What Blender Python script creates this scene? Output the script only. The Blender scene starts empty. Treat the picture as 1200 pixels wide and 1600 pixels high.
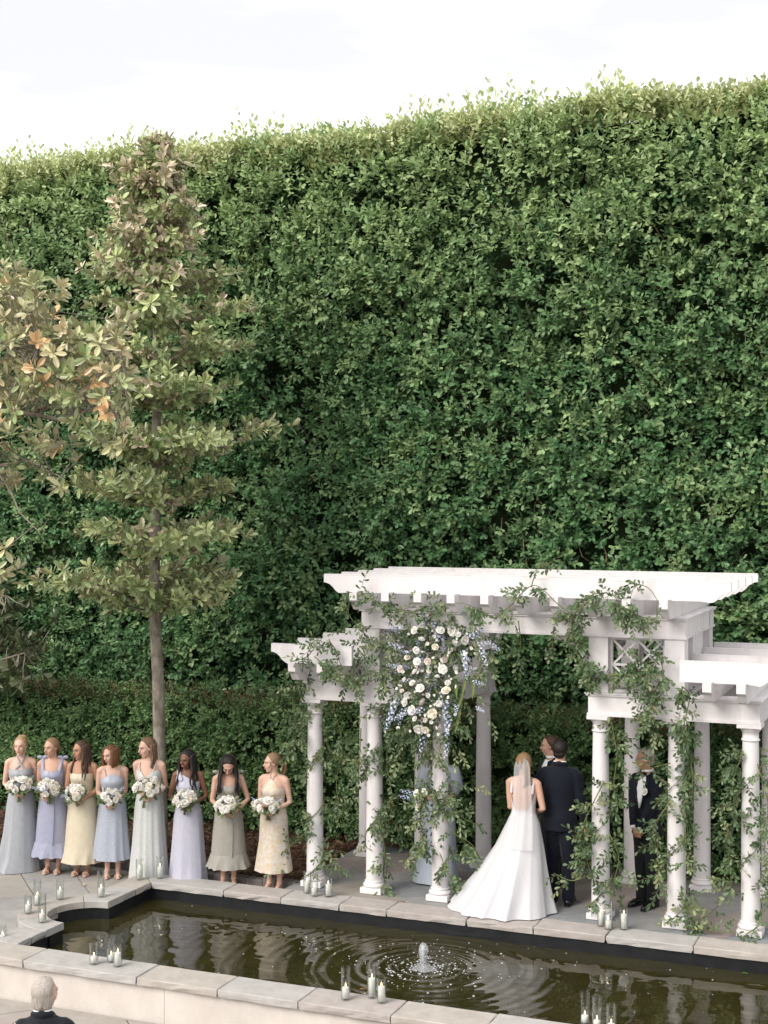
import bpy, math, random
import numpy as np
from mathutils import Vector, Matrix

random.seed(7)
rng = np.random.default_rng(11)
SC = bpy.context.scene
COL = SC.collection
R = math.radians

# ------------------------------------------------------------------ camera
cam = bpy.data.cameras.new('camera')
cam.lens = 50.0
cam.sensor_width = 36.0
cam.shift_y = -15 / 1600
cam.clip_end = 3000
co = bpy.data.objects.new('camera', cam)
co.location = (0, 0, 4.5)
co.rotation_euler = (R(90), 0, R(22.5))
COL.objects.link(co)
SC.camera = co

# ------------------------------------------------------------------ sky
SUN_EL, SUN_AZ = 38.0, 205.0        # azimuth clockwise from +Y: light from behind and left of the camera
world = bpy.data.worlds.new('World')
SC.world = world
world.use_nodes = True
nt = world.node_tree
bg = nt.nodes['Background']
sky = nt.nodes.new('ShaderNodeTexSky')
sky.sky_type = 'NISHITA'
sky.sun_disc = False
sky.sun_elevation = R(SUN_EL)
sky.sun_rotation = R(SUN_AZ)
sky.air_density = 1.0
sky.dust_density = 2.0
tc = nt.nodes.new('ShaderNodeTexCoord')
mp = nt.nodes.new('ShaderNodeMapping')
mp.inputs['Scale'].default_value = (1.6, 1.6, 6.5)
nz = nt.nodes.new('ShaderNodeTexNoise')
nz.inputs['Scale'].default_value = 1.7
nz.inputs['Detail'].default_value = 5
nz.inputs['Roughness'].default_value = 0.5
rp = nt.nodes.new('ShaderNodeValToRGB')
rp.color_ramp.elements[0].position = 0.36
rp.color_ramp.elements[0].color = (3.95, 3.92, 3.9, 1)
rp.color_ramp.elements[1].position = 0.56
rp.color_ramp.elements[1].color = (5.7, 5.65, 5.55, 1)
mxs = nt.nodes.new('ShaderNodeMixRGB')
mxs.inputs['Fac'].default_value = 0.9
nt.links.new(tc.outputs['Generated'], mp.inputs['Vector'])
nt.links.new(mp.outputs['Vector'], nz.inputs['Vector'])
nt.links.new(nz.outputs['Fac'], rp.inputs['Fac'])
nt.links.new(sky.outputs['Color'], mxs.inputs['Color1'])
nt.links.new(rp.outputs['Color'], mxs.inputs['Color2'])
nt.links.new(mxs.outputs['Color'], bg.inputs['Color'])
bg.inputs['Strength'].default_value = 0.10

# ------------------------------------------------------------------ sun
sl = bpy.data.lights.new('sun', 'SUN')
sl.energy = 1.4
sl.angle = R(34)
sl.color = (1.0, 0.94, 0.86)
so = bpy.data.objects.new('sun', sl)
sd = Vector((math.sin(R(SUN_AZ)) * math.cos(R(SUN_EL)), math.cos(R(SUN_AZ)) * math.cos(R(SUN_EL)), math.sin(R(SUN_EL))))
so.rotation_euler = sd.to_track_quat('Z', 'Y').to_euler()
so.location = (0, 0, 30)
COL.objects.link(so)

SC.view_settings.view_transform = 'Standard'
SC.view_settings.look = 'None'
SC.view_settings.gamma = 1
SC.view_settings.use_curve_mapping = False
SC.view_settings.exposure = 1.36
SC.render.engine = 'CYCLES'
SC.cycles.use_denoising = True
SC.cycles.max_bounces = 8
SC.cycles.transparent_max_bounces = 12
SC.cycles.caustics_reflective = False
SC.cycles.caustics_refractive = False

# ------------------------------------------------------------------ placing: a point of a plane seen from the balcony
F_, YH_, H_, YAW_ = 2222.0, 785.0, 4.5, R(22.5)
FW = np.array([-math.sin(YAW_), math.cos(YAW_)])
RT = np.array([math.cos(YAW_), math.sin(YAW_)])
def at_z(px, py, z=0.0):
    d = (H_ - z) * F_ / (py - YH_)
    p = FW * d + RT * (px - 600) * d / F_
    return np.array([p[0], p[1], z])
def at_Y(px, py, Y):
    a = (px - 600) / F_
    dx = FW[0] + RT[0] * a
    dy = FW[1] + RT[1] * a
    d = Y / dy
    return np.array([dx * d, Y, H_ - (py - YH_) * d / F_])

# ------------------------------------------------------------------ materials
MATS = {}
def mat(name, base=(0.5, 0.5, 0.5), rough=0.6, spec=0.3, var=0.0, vscale=8.0, bump=0.0, bscale=40.0, col2=None,
        sheen=0.0, metallic=0.0, attr=None, trans=0.0, back=None, stretch=None, lo=0.35, hi=0.65, sss=0.0, coord='Object'):
    if name in MATS:
        return MATS[name]
    m = bpy.data.materials.new(name)
    m.use_nodes = True
    t = m.node_tree
    N, L = t.nodes, t.links
    b = N['Principled BSDF']
    out = N['Material Output']
    b.inputs['Roughness'].default_value = rough
    b.inputs['Specular IOR Level'].default_value = spec
    b.inputs['Metallic'].default_value = metallic
    if sheen:
        b.inputs['Sheen Weight'].default_value = sheen
    if sss:
        b.inputs['Subsurface Weight'].default_value = sss
        b.inputs['Subsurface Radius'].default_value = (0.02, 0.008, 0.004)
        b.inputs['Subsurface Scale'].default_value = 0.5
    b.inputs['Base Color'].default_value = (*base, 1)
    src = None
    if attr or var or col2 or bump:
        c = N.new('ShaderNodeTexCoord')
        mpn = N.new('ShaderNodeMapping')
        if stretch:
            mpn.inputs['Scale'].default_value = stretch
        L.new(c.outputs[coord], mpn.inputs['Vector'])
    if attr:
        a = N.new('ShaderNodeAttribute')
        a.attribute_name = attr
        src = a.outputs['Color']
    elif var or col2:
        n = N.new('ShaderNodeTexNoise')
        n.inputs['Scale'].default_value = vscale
        n.inputs['Detail'].default_value = 6
        n.inputs['Roughness'].default_value = 0.65
        L.new(mpn.outputs['Vector'], n.inputs['Vector'])
        r = N.new('ShaderNodeValToRGB')
        r.color_ramp.elements[0].position = lo
        r.color_ramp.elements[1].position = hi
        c2 = col2 or tuple(min(1, x * (1 + var)) for x in base)
        c1 = base if col2 else tuple(x * (1 - var) for x in base)
        r.color_ramp.elements[0].color = (*c1, 1)
        r.color_ramp.elements[1].color = (*c2, 1)
        L.new(n.outputs['Fac'], r.inputs['Fac'])
        src = r.outputs['Color']
    if back is not None:
        g = N.new('ShaderNodeNewGeometry')
        x = N.new('ShaderNodeMixRGB')
        L.new(g.outputs['Backfacing'], x.inputs['Fac'])
        if src:
            L.new(src, x.inputs['Color1'])
        else:
            x.inputs['Color1'].default_value = (*base, 1)
        x.inputs['Color2'].default_value = (*back, 1)
        src = x.outputs['Color']
    if src:
        L.new(src, b.inputs['Base Color'])
    if bump:
        n2 = N.new('ShaderNodeTexNoise')
        n2.inputs['Scale'].default_value = bscale
        n2.inputs['Detail'].default_value = 5
        L.new(mpn.outputs['Vector'], n2.inputs['Vector'])
        bp = N.new('ShaderNodeBump')
        bp.inputs['Strength'].default_value = bump
        bp.inputs['Distance'].default_value = 0.01
        L.new(n2.outputs['Fac'], bp.inputs['Height'])
        L.new(bp.outputs['Normal'], b.inputs['Normal'])
    if trans:
        tr = N.new('ShaderNodeBsdfTranslucent')
        if src:
            L.new(src, tr.inputs['Color'])
        else:
            tr.inputs['Color'].default_value = (*base, 1)
        mx = N.new('ShaderNodeMixShader')
        mx.inputs['Fac'].default_value = trans
        L.new(b.outputs['BSDF'], mx.inputs[1])
        L.new(tr.outputs['BSDF'], mx.inputs[2])
        L.new(mx.outputs['Shader'], out.inputs['Surface'])
    MATS[name] = m
    return m

WHITE = mat('white_paint', (0.58, 0.55, 0.55), 0.5, 0.3, col2=(0.70, 0.67, 0.68), vscale=2.2, bump=0.2, bscale=45, stretch=(2.5, 2.5, 0.55), lo=0.28, hi=0.5)
LEAF = mat('hedge_leaf', rough=0.36, spec=0.5, attr='tint', trans=0.25)
LEAF_LOW = mat('low_hedge_leaf', rough=0.5, spec=0.35, attr='tint', trans=0.2)
MAGN = mat('magnolia_leaf', rough=0.27, spec=0.75, attr='tint', trans=0.15, back=(0.36, 0.35, 0.20))
VINE = mat('vine_leaf', rough=0.38, spec=0.45, attr='tint', trans=0.22)
MAGD = mat('dark_magnolia_leaf', rough=0.28, spec=0.6, attr='tint', trans=0.1, back=(0.10, 0.12, 0.06))
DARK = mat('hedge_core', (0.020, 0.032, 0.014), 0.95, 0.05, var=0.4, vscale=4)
BARK = mat('bark', (0.15, 0.12, 0.09), 0.9, 0.1, col2=(0.37, 0.34, 0.29), vscale=11, bump=0.6, bscale=30, stretch=(1, 1, 0.4))
TWIG = mat('twig', (0.26, 0.19, 0.13), 0.85, 0.15, var=0.3, vscale=20)
STEMG = mat('green_stem', (0.13, 0.15, 0.05), 0.6, 0.3, var=0.3, vscale=20)

# ------------------------------------------------------------------ mesh builder
def unit(v):
    v = np.asarray(v, float)
    n = np.linalg.norm(v)
    return v / n if n > 1e-9 else np.array([0, 0, 1.0])

class MB:
    def __init__(self):
        self.v, self.f, self.m = [], [], []
        self.M = None
        self.n = 0
    def add(self, verts, faces, mi=0):
        verts = np.asarray(verts, float).reshape(-1, 3)
        if self.M is not None:
            verts = verts @ self.M[:3, :3].T + self.M[:3, 3]
        self.v.append(verts)
        b = self.n
        self.f.extend([tuple(i + b for i in q) for q in faces])
        self.m.extend([mi] * len(faces))
        self.n += len(verts)
        return self
    def box(self, lo, hi, mi=0, bevel=0.0):
        x0, y0, z0 = lo
        x1, y1, z1 = hi
        if bevel <= 0:
            v = [(x0, y0, z0), (x1, y0, z0), (x1, y1, z0), (x0, y1, z0), (x0, y0, z1), (x1, y0, z1), (x1, y1, z1), (x0, y1, z1)]
            f = [(0, 3, 2, 1), (4, 5, 6, 7), (0, 1, 5, 4), (1, 2, 6, 5), (2, 3, 7, 6), (3, 0, 4, 7)]
            return self.add(v, f, mi)
        b = bevel
        def ring(z, i):
            return [(x0 + i, y0 + i, z), (x1 - i, y0 + i, z), (x1 - i, y1 - i, z), (x0 + i, y1 - i, z)]
        v = ring(z0, b) + ring(z0 + b, 0) + ring(z1 - b, 0) + ring(z1, b)
        f = [(3, 2, 1, 0), (12, 13, 14, 15)]
        for k in range(3):
            for i in range(4):
                j = (i + 1) % 4
                f.append((k * 4 + i, k * 4 + j, k * 4 + 4 + j, k * 4 + 4 + i))
        return self.add(v, f, mi)
    def prism(self, poly, axis, a0, a1, mi=0):
        # poly: outline in the plane of the other two axes, extruded from a0 to a1 along axis
        n = len(poly)
        v = []
        for a in (a0, a1):
            for p in poly:
                if axis == 0: v.append((a, p[0], p[1]))
                elif axis == 1: v.append((p[0], a, p[1]))
                else: v.append((p[0], p[1], a))
        f = [tuple(range(n - 1, -1, -1)), tuple(range(n, 2 * n))]
        for i in range(n):
            j = (i + 1) % n
            f.append((i, j, n + j, n + i))
        return self.add(v, f, mi)
    def lathe(self, prof, c=(0, 0, 0), seg=20, mi=0, cap=True):
        v, f = [], []
        for r, z in prof:
            for k in range(seg):
                a = 2 * math.pi * k / seg
                v.append((c[0] + r * math.cos(a), c[1] + r * math.sin(a), c[2] + z))
        for i in range(len(prof) - 1):
            for k in range(seg):
                j = (k + 1) % seg
                f.append((i * seg + k, i * seg + j, (i + 1) * seg + j, (i + 1) * seg + k))
        if cap:
            f.append(tuple(range(seg - 1, -1, -1)))
            f.append(tuple((len(prof) - 1) * seg + k for k in range(seg)))
        return self.add(v, f, mi)
    def ell(self, c, r, mi=0, nu=12, nv=8):
        v, f = [(c[0], c[1], c[2] - r[2])], []
        for i in range(1, nv):
            t = math.pi * i / nv
            for k in range(nu):
                a = 2 * math.pi * k / nu
                v.append((c[0] + r[0] * math.sin(t) * math.cos(a), c[1] + r[1] * math.sin(t) * math.sin(a), c[2] - r[2] * math.cos(t)))
        v.append((c[0], c[1], c[2] + r[2]))
        for k in range(nu):
            f.append((0, 1 + (k + 1) % nu, 1 + k))
        for i in range(nv - 2):
            for k in range(nu):
                j = (k + 1) % nu
                f.append((1 + i * nu + k, 1 + i * nu + j, 1 + (i + 1) * nu + j, 1 + (i + 1) * nu + k))
        e = len(v) - 1
        for k in range(nu):
            f.append((e, 1 + (nv - 2) * nu + k, 1 + (nv - 2) * nu + (k + 1) % nu))
        return self.add(v, f, mi)
    def limb(self, pts, rad, seg=10, mi=0, caps=True, flat=None, ref=None):
        # tapered tube along a polyline with rounded ends; flat = (ref direction, factor) squashes it
        pts = [np.asarray(p, float) for p in pts]
        rad = list(rad)
        n = len(pts)
        P, Rr, T = [], [], []
        for i in range(n):
            t = unit(pts[min(i + 1, n - 1)] - pts[max(i - 1, 0)])
            P.append(pts[i]); Rr.append(rad[i]); T.append(t)
        if caps:
            t0, t1 = T[0], T[-1]
            P = [P[0] - t0 * Rr[0] * 0.92, P[0] - t0 * Rr[0] * 0.6] + P + [P[-1] + t1 * Rr[-1] * 0.6, P[-1] + t1 * Rr[-1] * 0.92]
            Rr = [Rr[0] * 0.35, Rr[0] * 0.8] + Rr + [Rr[-1] * 0.8, Rr[-1] * 0.35]
            T = [t0, t0] + T + [t1, t1]
        x = np.asarray(ref, float) if ref is not None else (np.array([0, 0, 1.0]) if abs(T[0][2]) < 0.9 else np.array([1.0, 0, 0]))
        v, f = [], []
        for p, r, t in zip(P, Rr, T):
            x = unit(x - t * np.dot(x, t))
            y = np.cross(t, x)
            for k in range(seg):
                a = 2 * math.pi * k / seg
                o = (x * math.cos(a) + y * math.sin(a)) * r
                if flat is not None:
                    fd = np.asarray(flat[0], float)
                    o = o - fd * np.dot(o, fd) * (1 - flat[1])
                v.append(p + o)
        m = len(P)
        for i in range(m - 1):
            for k in range(seg):
                j = (k + 1) % seg
                f.append((i * seg + k, i * seg + j, (i + 1) * seg + j, (i + 1) * seg + k))
        f.append(tuple(range(seg - 1, -1, -1)))
        f.append(tuple((m - 1) * seg + k for k in range(seg)))
        return self.add(v, f, mi)
    def grid(self, V, mi=0, close=False):
        V = np.asarray(V, float)
        nu, nv = V.shape[:2]
        f = []
        for i in range(nu - 1):
            for k in range(nv if close else nv - 1):
                j = (k + 1) % nv
                f.append((i * nv + k, i * nv + j, (i + 1) * nv + j, (i + 1) * nv + k))
        return self.add(V.reshape(-1, 3), f, mi)
    def loft(self, rings, seg=24, mi=0):
        # rings: (z, rx, ry, cy[, cx]) closed at both ends
        V = []
        for r in rings:
            z, rx, ry, cy = r[:4]
            cx = r[4] if len(r) > 4 else 0
            V.append([(cx + rx * math.cos(2 * math.pi * k / seg), cy + ry * math.sin(2 * math.pi * k / seg), z) for k in range(seg)])
        self.grid(V, mi, close=True)
        b = self.n - len(rings) * seg
        self.f.append(tuple(b + k for k in range(seg - 1, -1, -1)))
        self.f.append(tuple(self.n - seg + k for k in range(seg)))
        self.m += [mi, mi]
        return self
    def verts(self):
        return np.concatenate(self.v) if self.v else np.zeros((0, 3))
    def mesh(self, name, mats, smooth=False):
        me = bpy.data.meshes.new(name)
        me.from_pydata([tuple(p) for p in self.verts()], [], self.f)
        for m_ in (mats if isinstance(mats, (list, tuple)) else [mats]):
            me.materials.append(m_)
        if self.f:
            me.polygons.foreach_set('material_index', np.array(self.m, dtype=np.int32))
            me.polygons.foreach_set('use_smooth', np.full(len(self.f), bool(smooth)))
        me.update()
        return me
    def build(self, name, mats, parent=None, smooth=False, world=False):
        if world and parent is not None:
            off = np.array(parent_origin(parent))
            self.v = [a - off for a in self.v]
        return link(name, self.mesh(name, mats, smooth), parent)

def parent_origin(p):
    o = np.zeros(3)
    while p is not None:
        o = o + np.array(p.location)
        p = p.parent
    return o

def link(name, data, parent=None, loc=None):
    o = bpy.data.objects.new(name, data)
    COL.objects.link(o)
    if parent is not None:
        o.parent = parent
    if loc is not None:
        o.location = loc
    return o

def tag(o, label=None, cat=None, group=None, kind=None):
    if label: o['label'] = label
    if cat: o['category'] = cat
    if group: o['group'] = group
    if kind: o['kind'] = kind
    return o

def thing(name, label, cat, loc=(0, 0, 0), rz=0.0, group=None):
    o = link(name, None, None, loc)
    o.rotation_euler = (0, 0, rz)
    return tag(o, label, cat, group)

def quick_mesh(name, V, Fq, mats, tint=None, smooth=False, parent=None):
    # fast path for big arrays; Fq: (n,4) or (n,3) index array
    me = bpy.data.meshes.new(name)
    nv, nf, k = len(V), len(Fq), Fq.shape[1]
    me.vertices.add(nv)
    me.vertices.foreach_set('co', V.astype(np.float32).ravel())
    me.loops.add(nf * k)
    me.loops.foreach_set('vertex_index', Fq.astype(np.int32).ravel())
    me.polygons.add(nf)
    me.polygons.foreach_set('loop_start', np.arange(0, nf * k, k, dtype=np.int32))
    me.polygons.foreach_set('use_smooth', np.full(nf, smooth))
    for m_ in (mats if isinstance(mats, (list, tuple)) else [mats]):
        me.materials.append(m_)
    if tint is not None:
        a = me.attributes.new('tint', 'FLOAT_COLOR', 'POINT')
        c = np.ones((nv, 4), np.float32)
        c[:, :3] = tint
        a.data.foreach_set('color', c.ravel())
    me.update(calc_edges=True)
    me.validate()
    return link(name, me, parent)

# ------------------------------------------------------------------ noise and leaves
_T = np.random.default_rng(3).random((256, 256))
def vnoise(x, y):
    x = np.asarray(x, float); y = np.asarray(y, float)
    xi = np.floor(x).astype(int); yi = np.floor(y).astype(int)
    fx = x - xi; fy = y - yi
    fx = fx * fx * (3 - 2 * fx); fy = fy * fy * (3 - 2 * fy)
    g = lambda a, b: _T[a % 256, b % 256]
    return (g(xi, yi) * (1 - fx) + g(xi + 1, yi) * fx) * (1 - fy) + (g(xi, yi + 1) * (1 - fx) + g(xi + 1, yi + 1) * fx) * fy
def fbm(x, y, o=3):
    s, a, t = 0, 1, 0
    for k in range(o):
        s = s + a * vnoise(x * 2 ** k + 17 * k, y * 2 ** k + 31 * k)
        t += a
        a *= 0.5
    return s / t

def nrm(a):
    return a / np.maximum(np.linalg.norm(a, axis=-1, keepdims=True), 1e-9)

TPL = np.array([(0, 0, 0), (0.34, 0.40, 0.10), (0.76, 0.50, 0.06), (1, 0, -0.06), (0.76, -0.50, 0.06), (0.34, -0.40, 0.10)])
TPL_M = np.array([(0, 0, 0), (0.24, 0.32, 0.10), (0.55, 0.50, 0.13), (0.84, 0.36, 0.02), (1, 0, -0.12), (0.84, -0.36, 0.02), (0.55, -0.50, 0.13), (0.24, -0.32, 0.10)])
TPL_LONG = np.array([(0, 0, 0), (0.28, 0.40, 0.12), (0.66, 0.40, 0.06), (1, 0, -0.22), (0.66, -0.40, 0.06), (0.28, -0.40, 0.12)])
def leaf_arrays(P, D, Nn, Ls, Ws, C, tpl=TPL):
    D = nrm(D)
    Nn = nrm(Nn - D * np.sum(Nn * D, 1, keepdims=True))
    S = np.cross(D, Nn)
    n = len(P)
    V = (P[:, None, :] + D[:, None, :] * (tpl[None, :, 0, None] * Ls[:, None, None])
         + S[:, None, :] * (tpl[None, :, 1, None] * Ws[:, None, None]) + Nn[:, None, :] * (tpl[None, :, 2, None] * Ws[:, None, None]))
    m = len(tpl); h = m // 2
    b = np.arange(n)[:, None] * m
    lo, hi = list(range(0, h + 1)), [0] + list(range(h, m))
    Fq = np.stack([b + np.array([lo]), b + np.array([hi])], 1).reshape(-1, h + 1)
    return V.reshape(-1, 3), Fq, np.repeat(C, m, axis=0)

def rand_dirs(n, r=rng):
    return nrm(r.normal(size=(n, 3)))

def sprig_leaves(B, D, length, nl, leaf, tint, r=rng, lmin=0.75, lmax=1.15, width=0.52, droop=0.15, upn=0.8, spread=0.85):
    """leaves along twigs: B base (n,3), D direction (n,3), length (n,), nl leaves each, leaf size (n,), tint (n,3)"""
    n = len(B)
    D = nrm(D)
    t = np.tile(np.linspace(0.15, 1.0, nl), (n, 1)) + r.uniform(-0.05, 0.05, (n, nl))
    P = B[:, None, :] + D[:, None, :] * (t * length[:, None])[..., None]
    a0 = r.uniform(0, 2 * math.pi, (n, 1))
    ang = a0 + np.arange(nl)[None, :] * 2.4 + r.uniform(-0.4, 0.4, (n, nl))
    X = nrm(np.cross(D, rand_dirs(n, r)))
    Y = np.cross(D, X)
    rad = X[:, None, :] * np.cos(ang)[..., None] + Y[:, None, :] * np.sin(ang)[..., None]
    Dl = D[:, None, :] * (0.35 + 0.5 * t)[..., None] + rad * spread * (1.15 - 0.5 * t)[..., None]
    Dl[..., 2] -= droop
    Nl = D[:, None, :] * 0.9 + r.normal(size=(n, nl, 3)) * 0.35
    Nl[..., 2] += upn
    L_ = leaf[:, None] * r.uniform(lmin, lmax, (n, nl))
    C = tint[:, None, :] * (0.85 + 0.3 * r.random((n, nl, 1)))
    return (P.reshape(-1, 3), Dl.reshape(-1, 3), Nl.reshape(-1, 3), L_.ravel(), (L_ * width).ravel(), C.reshape(-1, 3))

# ================================================================== the setting
STONE_A = mat('coping_stone_buff', (0.37, 0.335, 0.3), 0.8, 0.2, col2=(0.45, 0.415, 0.38), vscale=5, bump=0.5, bscale=18)
STONE_B = mat('coping_stone_grey', (0.365, 0.35, 0.335), 0.8, 0.2, col2=(0.44, 0.425, 0.41), vscale=6, bump=0.5, bscale=18)
STONE_C = mat('coping_stone_rose', (0.36, 0.32, 0.3), 0.8, 0.2, col2=(0.43, 0.395, 0.375), vscale=7, bump=0.5, bscale=18)
FLAGS = [mat('flagstone_grey', (0.227, 0.227, 0.227), 0.75, 0.25, col2=(0.286, 0.281, 0.277), vscale=5, bump=0.35, bscale=14),
         mat('flagstone_blue', (0.202, 0.214, 0.227), 0.75, 0.25, col2=(0.260, 0.269, 0.277), vscale=6, bump=0.35, bscale=14),
         mat('flagstone_tan', (0.260, 0.231, 0.197), 0.75, 0.25, col2=(0.302, 0.277, 0.252), vscale=4, bump=0.35, bscale=14),
         mat('flagstone_rose', (0.260, 0.218, 0.206), 0.75, 0.25, col2=(0.302, 0.260, 0.248), vscale=5, bump=0.35, bscale=14)]
TERR = [mat('terrace_stone_grey', (0.302, 0.290, 0.281), 0.8, 0.2, col2=(0.361, 0.349, 0.336), vscale=5, bump=0.35, bscale=14),
        mat('terrace_stone_buff', (0.319, 0.290, 0.260), 0.8, 0.2, col2=(0.378, 0.353, 0.323), vscale=4, bump=0.35, bscale=14),
        mat('terrace_stone_rose', (0.323, 0.281, 0.260), 0.8, 0.2, col2=(0.370, 0.332, 0.311), vscale=4, bump=0.35, bscale=14)]
MORTAR = mat('mortar', (0.16, 0.145, 0.13), 0.95, 0.1, var=0.2, vscale=12)
STUCCO = mat('stucco', (0.50, 0.455, 0.42), 0.9, 0.15, col2=(0.60, 0.555, 0.515), vscale=2.6, bump=0.35, bscale=70, stretch=(1, 1, 0.6))
SOIL = mat('mulch_soil', (0.075, 0.048, 0.034), 0.95, 0.1, col2=(0.15, 0.093, 0.062), vscale=30, bump=0.9, bscale=60)
LINER = mat('pool_liner', (0.011, 0.012, 0.014), 0.4, 0.35, var=0.3, vscale=6)
COURT = mat('court_ground', (0.30, 0.285, 0.27), 0.9, 0.2, var=0.15, vscale=3)

g = MB()
g.add([(-600, -600, -0.44), (600, -600, -0.44), (600, 600, -0.44), (-600, 600, -0.44)], [(0, 1, 2, 3)])
ground = tag(g.build('ground', COURT), kind='structure')

def clip(poly, a, b, c):
    """keep the part of a convex polygon where a*x+b*y<=c"""
    out = []
    for i in range(len(poly)):
        p, q = poly[i], poly[(i + 1) % len(poly)]
        dp, dq = a * p[0] + b * p[1] - c, a * q[0] + b * q[1] - c
        if dp <= 0: out.append(p)
        if (dp < 0) != (dq < 0) and abs(dp - dq) > 1e-12:
            t = dp / (dp - dq)
            out.append((p[0] + t * (q[0] - p[0]), p[1] + t * (q[1] - p[1])))
    return out
def area(p):
    return abs(sum(p[i][0] * p[(i + 1) % len(p)][1] - p[(i + 1) % len(p)][0] * p[i][1] for i in range(len(p)))) / 2
def shrink(poly, g_):
    cx = sum(p[0] for p in poly) / len(poly); cy = sum(p[1] for p in poly) / len(poly)
    o = []
    for p in poly:
        d = math.hypot(p[0] - cx, p[1] - cy)
        k = max(0.2, (d - g_ * 1.3) / d) if d > 0 else 1
        o.append((cx + (p[0] - cx) * k, cy + (p[1] - cy) * k))
    return o
def rough_stone(name, poly, z0, z1, m, parent, step=0.16, jit=0.006, lip=0.006):
    # a slab with an uneven, chipped edge
    cx = sum(p[0] for p in poly) / len(poly); cy = sum(p[1] for p in poly) / len(poly)
    if sum(poly[i][0] * poly[(i + 1) % len(poly)][1] - poly[(i + 1) % len(poly)][0] * poly[i][1] for i in range(len(poly))) < 0:
        poly = poly[::-1]
    O = []
    for i in range(len(poly)):
        p, q = poly[i], poly[(i + 1) % len(poly)]
        n = max(1, int(math.hypot(q[0] - p[0], q[1] - p[1]) / step))
        for k in range(n):
            t = k / n
            O.append((p[0] + (q[0] - p[0]) * t, p[1] + (q[1] - p[1]) * t))
    rings = []
    for (ins, z, j) in ((0.004, z0, jit * 1.6), (0.0, z0 + (z1 - z0) * 0.45, jit), (0.0, z1 - lip, jit * 0.7), (lip, z1, jit * 0.4)):
        r_ = []
        for p in O:
            dx, dy = p[0] - cx, p[1] - cy
            d = math.hypot(dx, dy)
            k = (d - ins + random.uniform(-j, 0.3 * j)) / d
            r_.append((cx + dx * k, cy + dy * k, z + (random.uniform(-0.3, 0.3) * jit if z in (z0,) else 0)))
        rings.append(r_)
    b = MB()
    b.grid(rings, close=True)
    n = len(O)
    b.f += [tuple(range(n - 1, -1, -1)), tuple(3 * n + k for k in range(n))]
    b.m += [0, 0]
    o = b.build(name, m, parent, world=True)
    return o

def paving(name, region, halfplanes, cell, z1, thick, palette, ox, oy, seed, gap=0.006, base=None, skip=None, piece='flagstone', keep=None):
    """flagstones laid on the diagonal; each stone is a piece of its own"""
    rr = random.Random(seed)
    x0, x1, y0, y1 = region
    root = MB()
    for (a0, a1, b0, b1) in (base or [(x0, x1, y0, y1)]):
        root.box((a0, b0, z1 - thick - 0.25), (a1, b1, z1 - 0.016))
    root = root.build(name, MORTAR)
    tag(root, kind='structure')
    c45 = math.sqrt(0.5)
    n = int((x1 - x0 + y1 - y0) / cell) + 4
    hp = [(-1, 0, -x0), (1, 0, x1), (0, -1, -y0), (0, 1, y1)] + halfplanes
    for i in range(-n, n):
        off = rr.uniform(0, cell)
        v = -n * cell + off
        while v < n * cell:
            w = cell * rr.choice([0.75, 1.0, 1.0, 1.35, 1.6])
            u0, u1, v0, v1 = i * cell, (i + 1) * cell, v, v + w
            v += w
            P = [((u * c45 - w_ * c45) + ox, (u * c45 + w_ * c45) + oy) for u, w_ in ((u0, v0), (u1, v0), (u1, v1), (u0, v1))]
            hp2 = list(hp)
            if skip: hp2 += skip(P)
            for h in hp2:
                P = clip(P, *h)
                if len(P) < 3: break
            if len(P) < 3 or area(P) < 0.006: continue
            if keep and not keep(P): continue
            rough_stone(piece, shrink(P, gap), z1 - thick, z1 + rr.uniform(-0.002, 0.002), rr.choice(palette), root, step=0.5, jit=0.003, lip=0.004)
    return root

PX, PY, PR = -8.99, 13.175, 0.42       # the rounded bay in the pool's end
def bay(P):
    # keep stones out of the bay
    for p in P:
        if p[0] > -9.42 and abs(p[1] - PY) < 0.44: return [(1, 0, -9.42)]
    return [(1, 0, -9.05)]
terrace = paving('terrace', (-14.0, -9.05, 11.93, 15.12), [], 0.62, -0.08, 0.05, TERR, -9.93, 14.45, 5,
                 base=[(-22, -9.45, 11.93, 15.12), (-9.45, -9.06, 11.93, 12.74), (-9.45, -9.06, 13.61, 15.12)], skip=bay, piece='paving_stone')
strip = paving('path', (-9.03, -7.44, 14.86, 15.12), [], 0.62, -0.084, 0.05, TERR, -9.6, 14.2, 9, piece='paving_stone')
platform = paving('platform', (-7.42, -0.6, 14.86, 17.2), [], 0.60, 0.0, 0.06, FLAGS, -6.2, 15.2, 12, base=[(-7.42, 2.0, 14.86, 17.2)])
court = paving('court', (-10.2, -5.2, 8.0, 11.58), [], 0.75, -0.42, 0.05, TERR, -8.0, 10.0, 15, piece='paving_stone', base=[(-22, 6, 2, 11.58)])

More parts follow.
